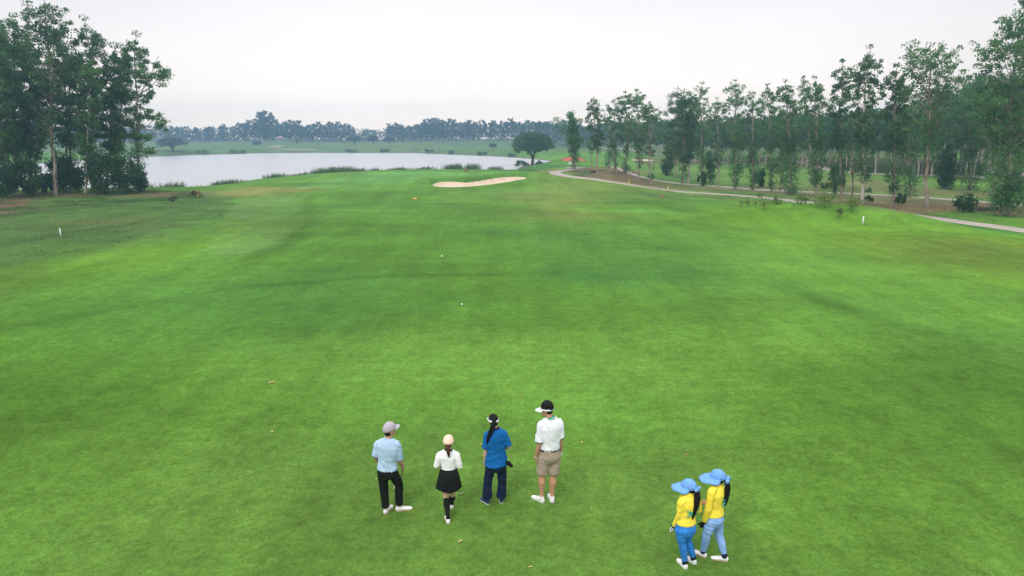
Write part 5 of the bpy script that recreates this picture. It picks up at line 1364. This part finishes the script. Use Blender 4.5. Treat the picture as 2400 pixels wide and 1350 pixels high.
# --- 2: woman in white long sleeves and black pleated skirt
P2 = Person('woman in white long-sleeved top, black pleated skirt and peach cap, with knee socks', [(1051.5, 1231, 1047, 1212, .245), (1059.5, 1196, 1057.5, 1181, .245)], male=False, height=1.60, skin=M_skin2, yoff=.05)
hip = P2.J(1051.5, 1118, -.02); nb = P2.J(1051, 1056, 0)
P2.torso_frames(hip, nb, (1, 0, 0), (1, 0, 0))
P2.head(P2.J(1051, 1037, .02), 0, -8, size=.95)
shL, shR = P2.J(1030.5, 1066, 0), P2.J(1070.5, 1066, 0); elL = P2.J(1022.5, 1091, -.03); elR = P2.J(1078, 1093, -.03); wrL = P2.J(1041, 1090, .22); wrR = P2.J(1060, 1092, .22)
P2.limbs(shL, elL, wrL, shR, elR, wrR, P2.J(1046, 1168, -.06), P2.J(1060.5, 1161, .10), [((.75, .5, -.3), (.3, .5, -.8), (0, .5, 1), .9), ((-.75, .5, -.3), (-.3, .5, -.8), (0, .5, 1), .9)], hipw=.078, r=.90, calf=1.08)
pf = sc(FEM, .93); P2.body(pf, neck=.044)
P2.top(M_wht, sub(pf, .28, .97, .004, .004), 1.93, .036, name='top', fold=.006, seed=21, sl_r0=.056, shr=.055, extra=.010)
P2.collar(M_blk, r=.056, h=.045)
# pleated skirt
up_ = unit(nb-hip); cW = hip+up_*.31*np.linalg.norm(nb-hip); G = []
npl = 46
for i in range(npl*4+1):
    a = i/(npl*4)*2*math.pi; ph = i % 4; pl = (0, 1, .8, .15)[ph]
    row = []
    for t in np.linspace(0, 1, 9):
        amp = .004+.020*t; rx = .125+(.180-.125)*t**.75; ry = .095+(.165-.095)*t**.7
        z_ = -.315*t*(1-.04*math.cos(a*3+1)*t)
        rr = 1+amp*pl/rx*1.4
        row.append(cW+V3((math.cos(a)*rx*rr, math.sin(a)*ry*rr-.01*t, z_)))
    G.append(row)
grid_solid('skirt', np.array(G), .004, M_blk2, P2.e, closed_u=True)
P2.ring('waistband', M_blk, cW+V3((0, 0, -.005)), (0, 0, 1), (.130, .101), (.126, .098), .05, side=(1, 0, 0))
for i in (0, 1):
    kn, an = P2.kn[i], P2.an[i]; k = P2.k*.9; S = Solid(); bk = V3((0, -1, 0))
    S.loft([kn*.98+an*.02, kn*.72+an*.28+bk*.015, kn*.4+an*.6, an*.85+kn*.15, an-V3((0, 0, .04))], [.060*k, .066*k, .052*k, .040*k, .041*k], k=20, cap=.06); so = S.build('knee_sock', M_blk, P2.e, voxel=.006, smooth=1)
    if i == 0:
        bm = bmesh.new(); box_bm(bm, Vector(kn*.92+an*.08+V3((-.028, -.052, 0))), (.014, .006, .018), bev=.002); bm_obj('sock_logo', bm, M_white, so)
P2.shoes(M_shoe, M_gum); P2.hair_cap(M_hairb, low=-.04, sc=.93)
P2.dome('cap', M_capp, 1.07, lo=.010, tilt=.012, top=.93); P2.brim('cap_brim', M_capp, ext=.075, ang=58, scale=1.07)
b0 = P2.W(0, -.10, -.005)
P2.tail(M_hairb, [b0+V3((0, .02, .01)), b0+V3((0, -.035, .0)), b0+V3((.005, -.055, -.06)), b0+V3((.012, -.045, -.14)), b0+V3((.02, -.03, -.21))], .030, .034, n=26, seed=5)
g0 = P2.J(1063, 1096, .27)+P2.O; hd = at_ground(1076.5, 1162); club(g0+V3((0, 0, .05)), hd+V3((0, 0, .0)), 'dark-shafted iron club in front of the woman in the pleated skirt', shaft=M_shaft, hdir=(1, .25, 0))

# --- 3: woman in blue polo and navy trousers
P3 = Person('woman in royal blue polo shirt and navy trousers, long black ponytail and white visor strap', [(1146, 1184.5, 1128, 1168.5, .25), (1175.5, 1182, 1174, 1168, .25)], male=False, height=1.62, skin=M_skin2)
hip = P3.J(1163, 1086, 0); nb = P3.J(1161.5, 1006.5, 0)
P3.torso_frames(hip, nb, (1, .22, 0), (1, .20, 0))
P3.head(P3.J(1156, 986, .02), 18, -6, size=.97)
shL, shR = P3.J(1142, 1017, -.04), P3.J(1182, 1016, .04); elL = P3.J(1138, 1057, -.03); wrL = P3.J(1136, 1086, .03); elR = P3.J(1192, 1049, .04); wrR = P3.J(1180, 1049, .26)
P3.limbs(shL, elL, wrL, shR, elR, wrR, P3.J(1142.5, 1133, .0), P3.J(1177, 1130, .03), [((.12, .25, -1), (1, .1, .1), (.1, 1, .2), .35), ((-.7, .6, .1), (-.3, .2, -.9), (0, .2, 1), .8)], hipw=.086, r=.95, lr=.85)
pf = sc(FEM, 1.04, 1.0); pf = [(t, a+(.014 if .1 < t < .7 else 0), b+.008, f) for t, a, b, f in pf]; P3.body(pf, neck=.045)
P3.top(M_blu, sub(pf, -.02, .97, .012, .014), .84, .066, fold=.010, seed=31, sl_r0=.060)
P3.trousers(M_navy, sub(pf, -.12, .12, .0, .0), (.098, .088, .076, .078, .088), .95, fold=.007, seed=32)
P3.collar(M_dk, h=.05)
P3.shoes(M_shoen, M_solew, M_aqua); P3.hair_cap(M_hair, low=-.035)
P3.band('visor_band', M_visor, lo=.022, h=.032, scale=1.06, tilt=.012); P3.brim('visor_brim', M_visor, ext=.07, ang=60, lo=.03, scale=1.05)
b0 = P3.W(0, -.10, .03)
P3.tail(M_hair, [b0+V3((0, .03, .0)), b0+V3((-.01, -.035, .0)), b0+V3((-.035, -.055, -.09)), b0+V3((-.075, -.045, -.20)), b0+V3((-.115, -.035, -.32)), b0+V3((-.125, -.03, -.40))], .030, .040, n=30, seed=6)
# black glove tucked in the back pocket
S = Solid(); g0 = P3.J(1189, 1086, -.06); hand(S, g0+V3((-.02, 0, .02)), (.75, -.15, -.45), (0, -1, 0), (.4, 0, .8), L=.15, curl=.3); gl = S.build('glove_in_pocket', M_blk, P3.e, voxel=.004, smooth=1, dec=.5)

# --- 4: tall man in white polo and beige shorts
P4 = Person('tall man in white polo with green collar, beige shorts and white visor, head turned left', [(1275, 1180.5, 1249, 1164, .285), (1295.5, 1181, 1289, 1162, .285)], male=True, height=1.80, skin=M_skin)
hip = P4.J(1289, 1066, 0); nb = P4.J(1290, 981, 0)
P4.torso_frames(hip, nb, (1, .30, 0), (1, .26, 0))
P4.head(P4.J(1281, 959, .02), 72, -6, size=1.04)
shL, shR = P4.J(1268.5, 993, -.05), P4.J(1310.5, 989, .05); elL = P4.J(1263.5, 1044, -.05); wrL = P4.J(1256, 1073, .03); elR = P4.J(1313.5, 1033, .05); wrR = P4.J(1314.5, 1060, .12)
P4.limbs(shL, elL, wrL, shR, elR, wrR, P4.J(1269.5, 1114, .0), P4.J(1295.5, 1115, .02), [((.12, .2, -1), (1, .1, .2), (-.2, 1, .2), .55), ((-.1, .2, -1), (-1, .2, 0), (0, 1, .1), 1.0)], hipw=.090, calf=1.05)
pf = sc(MALE, 1.0); P4.body(pf)
P4.top(M_wht2, sub(pf, .19, .97, .006, .008), .82, .076, fold=.009, seed=41, sl_r0=.064)
P4.trousers(M_beige, sub(pf, -.12, .22, .0, .004), (.100, .100, .098, 0, 0), -.86, name='shorts', fold=.007, seed=42)
P4.ring('belt', M_dk, hip+(nb-hip)*.175, nb-hip, (.166, .122), (.164, .121), .03, side=P4.hs_)
P4.collar(M_green, h=.045, stripe=M_wht)
for i in (0, 1): P4.cuff(i, .79, .078, M_dk, h=.008)
S = Solid()
for i in (0, 1):
    S = Solid(); S.loft([P4.an[i]+V3((0, 0, .02)), P4.an[i]-V3((0, 0, .03))], [.041, .043], k=16, cap=.1); S.build('ankle_sock', M_wht, P4.e, voxel=.006, smooth=1)
P4.shoes(M_shoe, M_solew); P4.hair_cap(M_hair, low=-.03, vol=1)
P4.band('visor_band', M_visor, lo=.010, h=.024, scale=1.065, tilt=.006); P4.brim('visor_brim', M_visor, ext=.08, ang=60, lo=.012, drop=.02, scale=1.06)
S = Solid(); hand(S, wrR, (-.1, .2, -1), (-1, .2, 0), (0, 1, .1), L=.195, curl=1.0); S.build('golf_glove', M_glove, P4.e, voxel=.0045, smooth=2, dec=.6)
g0 = wrR+P4.O+V3((-.035, .03, -.06)); hd = at_ground(1302, 1133); club(g0+V3((.012, -.03, .07)), hd, 'golf club with red-brown grip held down in the tall man\'s gloved right hand', gripm=M_redgrip, shaft=M_shaft, gl=.22, hdir=(-1, .2, 0))
P4.ring('wrist_band', M_wht, wrL+(elL-wrL)*.08, elL-wrL, .029, .029, .008)

# --- caddies
def sunhat(P, ext=.15, ang=88, tilt=0):
    P.dome('sun_hat', M_hat, 1.06, lo=.004, tilt=tilt, top=.93, wob=.035)
    P.brim('hat_brim', M_hat, ext=ext, ang=112, lo=.012, drop=.035, curve=.02, scale=1.04, side_ext=.004, th=.005, rise=.012, power=.75, wob=.010)
    P.band('hat_band', M_hat, lo=-.002, h=.03, scale=1.085, tilt=tilt)
    c = P.W(0, 0, .122); bm = bmesh.new(); bmesh.ops.create_icosphere(bm, subdivisions=2, radius=.008, matrix=Matrix.Translation(Vector(c))); bm_obj('hat_button', bm, M_dk, P.e, True)
def bow(P, c, s=1.0, tails=((-.03, 0, -.14), (.03, -.01, -.11)), mat2=None):
    for q in (-1, 1):
        S = Solid(); sd = P.ax[0]; S.ell(V3(c)+sd*q*.035*s+V3((0, 0, .005)), (.034*s, .018*s, .022*s), P.ax); S.build('bow_loop', M_hat, P.e, voxel=.005, smooth=1, fold=.008, fscale=(60, 60, 60))
    for i, t in enumerate(tails):
        G = []; t = V3(t); sd = unit(np.cross(t, P.ax[1]))
        for k in np.linspace(0, 1, 8): G.append([V3(c)+t*k+P.ax[1]*(-.012*math.sin(k*5+i))+sd*w*(.4+.6*k)*s for w in (-.016, 0, .016)])
        grid_solid('ribbon_tail', np.array(G), .003, (mat2 or M_hat) if i else M_hat, P.e)
def mask(P):
    S = Solid(); S.ell(P.W(0, .026, -.045), (.066, .074, .072), P.ax); S.loft([P.nb+(P.hc-P.nb)*.12, P.nb+(P.hc-P.nb)*.5, P.hc-V3((0, 0, .03))], [.062*P.k, .056*P.k, .066*P.k], k=18); S.build('face_mask', M_mask, P.e, voxel=.006, smooth=2, fold=.004)
def emblem(P, c, d, s=.05):
    """teal curl printed on the back of the shirt"""
    d = unit(d); n = unit(np.cross(d, (0, 0, 1))); pts = []
    for t in np.linspace(0, 1, 22):
        a = t*4.6-1.0; r_ = 1-.25*t; pts.append(V3(c)+(d*math.sin(a*1.35)*.5*r_+V3((0, 0, 1))*(.55-t*1.1))*s*1.3)
    S = Solid(); S.loft(pts, [(.003+.006*math.sin(t*math.pi))*s/.05 for t in np.linspace(0.08, .95, 22)], k=8); me = mesh_np('back_emblem', np.concatenate(S.V), [np.array(S.F4), np.array(S.F3)]); link('back_emblem', me, P.e, M_teal)

P5 = Person('woman in yellow shirt, bright blue jeans and wide-brimmed light blue sun hat', [(1609, 1337, 1590.5, 1312, .25), (1631, 1325.5, 1610, 1308, .25)], male=False, height=1.56, yoff=-.03)
hip = P5.J(1606, 1237, -.02); nb = P5.J(1613.5, 1160, 0)
P5.torso_frames(hip, nb, (1, .50, 0), (1, .42, 0))
P5.head(P5.J(1614.5, 1141, .04), 50, -8, size=.97, face=True)
shL, shR = P5.J(1598, 1175, -.08), P5.J(1633, 1166, .09); elL = P5.J(1593, 1209, -.06); wrL = P5.J(1579, 1234, .06); elR = P5.J(1638, 1195, .12); wrR = P5.J(1622, 1197, .28)
P5.limbs(shL, elL, wrL, shR, elR, wrR, P5.J(1598, 1272, -.06), P5.J(1611, 1267, .05), [((-.35, .35, -.8), (.6, .5, -.2), (.2, 1, .2), .8), ((-.7, .6, -.1), (-.3, .3, -.9), (0, .2, 1), .8)], hipw=.080, r=.93, lr=.82)
pf = sc(FEM, .92); pf = [(t, a, b+(.006 if t < .3 else 0), f) for t, a, b, f in pf]; P5.body(pf, neck=.044)
P5.top(M_yelw, sub(pf, .17, .97, .010, .012), 1.90, .040, fold=.006, seed=51, sl_r0=.057, shr=.056)
P5.trousers(M_jean, sub(pf, -.12, .26, .0, .0), (.094, .086, .064, .060, .046), .90, name='jeans', fold=.006, seed=52, ext=.008)
P5.collar(M_yelw, h=.045); mask(P5); P5.shoes(M_shoe, M_solew)
for i in (0, 1): S = Solid(); S.loft([P5.an[i]+V3((0, 0, .02)), P5.an[i]-V3((0, 0, .03))], [.040, .041], k=16, cap=.1); S.build('ankle_sock', M_blk, P5.e, voxel=.006, smooth=1)
P5.hair_cap(M_hair, low=-.045, sc=.94); sunhat(P5, ext=.155)
S = Solid(); hand(S, wrL, (-.35, .35, -.8), (.6, .5, -.2), (.2, 1, .2), L=.185, curl=.8); gl = S.build('golf_glove', M_glove, P5.e, voxel=.0045, smooth=2, dec=.6)
P5.ring('glove_cuff', M_blk, wrL+(elL-wrL)*.03, elL-wrL, .033, .033, .022)
bm = bmesh.new(); box_bm(bm, Vector(wrL+V3((-.035, .0, -.045))), (.012, .032, .035), bev=.004); bm_obj('glove_patch', bm, M_blk, P5.e)
b0 = P5.W(0, -.115, -.035)
P5.tail(M_hair, [b0+V3((-.01, .04, .02)), b0+V3((.005, -.02, -.01)), b0+V3((.012, -.045, -.10)), b0+V3((0, -.055, -.20)), b0+V3((-.03, -.06, -.32)), b0+V3((-.05, -.055, -.42))], .040, .046, n=34, seed=7)
bow(P5, P5.W(.0, -.138, -.012), 1.1, tails=((-.045, -.02, -.19), (.04, -.03, -.15)), mat2=M_ribbon)
fw = unit(np.cross((0, 0, 1), P5.ss_)); emblem(P5, P5.hip+(P5.nb-P5.hip)*.58-fw*.128-P5.ss_*.055, P5.ss_, .07); emblem(P5, P5.hip+(P5.nb-P5.hip)*.66-fw*.118+P5.ss_*.075, P5.ss_, .05)

P6 = Person('woman in yellow shirt, faded pale jeans and wide-brimmed light blue sun hat', [(1655.5, 1309, 1626, 1293, .25), (1706, 1317.5, 1675, 1308, .25)], male=False, height=1.56, yoff=.02)
hip = P6.J(1673, 1214, 0); nb = P6.J(1681, 1138, 0)
P6.torso_frames(hip, nb, (.62, .78, 0), (.62, .78, 0))
P6.head(P6.J(1682, 1118.5, .02), 68, -8, size=.97)
shL, shR = P6.J(1668, 1152, -.13), P6.J(1691, 1146, .11); elL = P6.J(1659.5, 1195, -.14); wrL = P6.J(1649.5, 1225, -.06); elR = P6.J(1674, 1180, .2); wrR = P6.J(1658, 1180, .25)
P6.limbs(shL, elL, wrL, shR, elR, wrR, P6.J(1655, 1256, -.07), P6.J(1686, 1258, .03), [((-.1, .3, -.9), (.4, .8, 0), (-.8, .3, 0), .8), ((-.8, .3, .1), (-.3, -.3, -.9), (0, .2, 1), .8)], hipw=.080, r=.93, lr=.82)
pf = sc(FEM, .92); pf = [(t, a, b+(.010 if t < .3 else .004), f) for t, a, b, f in pf]; P6.body(pf, neck=.044)
P6.top(M_yelw, sub(pf, .14, .97, .010, .012), 1.88, .040, fold=.006, seed=61, sl_r0=.057, shr=.056)
P6.trousers(M_jean2, sub(pf, -.12, .24, .0, .0), (.096, .088, .066, .060, .048), .90, name='jeans', fold=.006, seed=62, ext=.008)
P6.collar(M_yelw, h=.045); mask(P6); P6.shoes(M_shoe, M_gum)
for i in (0, 1): S = Solid(); S.loft([P6.an[i]+V3((0, 0, .02)), P6.an[i]-V3((0, 0, .03))], [.040, .041], k=16, cap=.1); S.build('ankle_sock', M_navy, P6.e, voxel=.006, smooth=1)
S = Solid(); hand(S, wrL, (-.1, .3, -.9), (.4, .8, 0), (-.8, .3, 0), L=.185, curl=.8); S.build('black_glove', M_blk, P6.e, voxel=.0045, smooth=2, dec=.6)
P6.hair_cap(M_hair, low=-.045, sc=.94); sunhat(P6, ext=.165)
b0 = P6.W(0, -.115, -.04)
P6.tail(M_hair, [b0+V3((-.03, .02, .02)), b0+V3((.01, -.01, -.01)), b0+V3((.022, -.02, -.10)), b0+V3((.012, -.03, -.20)), b0+V3((-.005, -.035, -.32)), b0+V3((-.012, -.035, -.38))], .032, .042, n=30, seed=8, taper=.7)
bow(P6, P6.W(.0, -.14, -.035), 1.45, tails=((.07, -.01, .03), (-.04, -.03, -.09)))
fw = unit(np.cross((0, 0, 1), P6.ss_)); emblem(P6, P6.hip+(P6.nb-P6.hip)*.60-fw*.130-P6.ss_*.02, P6.ss_, .075)

# --- small brown dog on the green
p = at_ground(1093.5, 406.5); e = empty('dog', Vector(p), 'small brown dog standing at the back edge of the green', 'dog'); M_fur = new_mat('brown_fur', (.22, .13, .09), .9, .1, var=.2, vscale=10)
S = Solid(); S.loft([(-.24, 0, .40), (-.1, 0, .42), (.12, 0, .42), (.24, 0, .44)], [.085, .09, .11, .09], k=16); S.loft([(.22, 0, .46), (.34, 0, .58)], [.065, .05], k=12)
S.ell((.38, 0, .60), (.075, .055, .06)); S.loft([(.42, 0, .59), (.50, 0, .56)], [.035, .025], k=10)
for q in (-1, 1):
    S.loft([(.20, q*.06, .40), (.21, q*.06, .22), (.19, q*.06, .16), (.20, q*.06, .02), (.24, q*.06, .02)], [.045, .026, .022, .020, .020], k=10)
    S.loft([(-.20, q*.06, .40), (-.13, q*.065, .26), (-.27, q*.065, .16), (-.24, q*.065, .02), (-.20, q*.065, .02)], [.06, .036, .020, .020, .020], k=10)
    S.loft([(.36, q*.045, .64), (.34, q*.065, .60)], [.018, .010], k=8)
S.loft([(-.26, 0, .44), (-.38, 0, .50), (-.42, 0, .60)], [.022, .016, .010], k=8)
S.build('body', M_fur, e, voxel=.012, smooth=2); e.rotation_euler = (0, 0, R(200))
p = at_ground(1101, 407.5); e = empty('tee_peg', Vector(p), 'tiny dark peg pair right of the brown dog on the green', 'peg')
for q in (0, .22): bm = bmesh.new(); cyl_bm(bm, (q, 0, -.05), (q, 0, .30-q*.4), .035, .03); bm_obj('post', bm, M_barkd, e, True)
#PEOPLE_END
# ---------------------------------------------------------------- haze
bm = bmesh.new(); box_bm(bm, (0, 240, 11.0), (1440, 650, 30))
mh = bpy.data.materials.new('haze'); mh.use_nodes = True
for n in list(mh.node_tree.nodes):
    if n.type != 'OUTPUT_MATERIAL': mh.node_tree.nodes.remove(n)
pv = mh.node_tree.nodes.new('ShaderNodeVolumePrincipled'); pv.inputs['Density'].default_value = .00112
pv.inputs['Color'].default_value = (.42, .68, 1.0, 1); pv.inputs['Anisotropy'].default_value = 0.7
mh.node_tree.links.new(pv.outputs[0], [n for n in mh.node_tree.nodes if n.type == 'OUTPUT_MATERIAL'][0].inputs['Volume'])
hz = bm_obj('haze', bm, mh); tag(hz, kind='stuff')
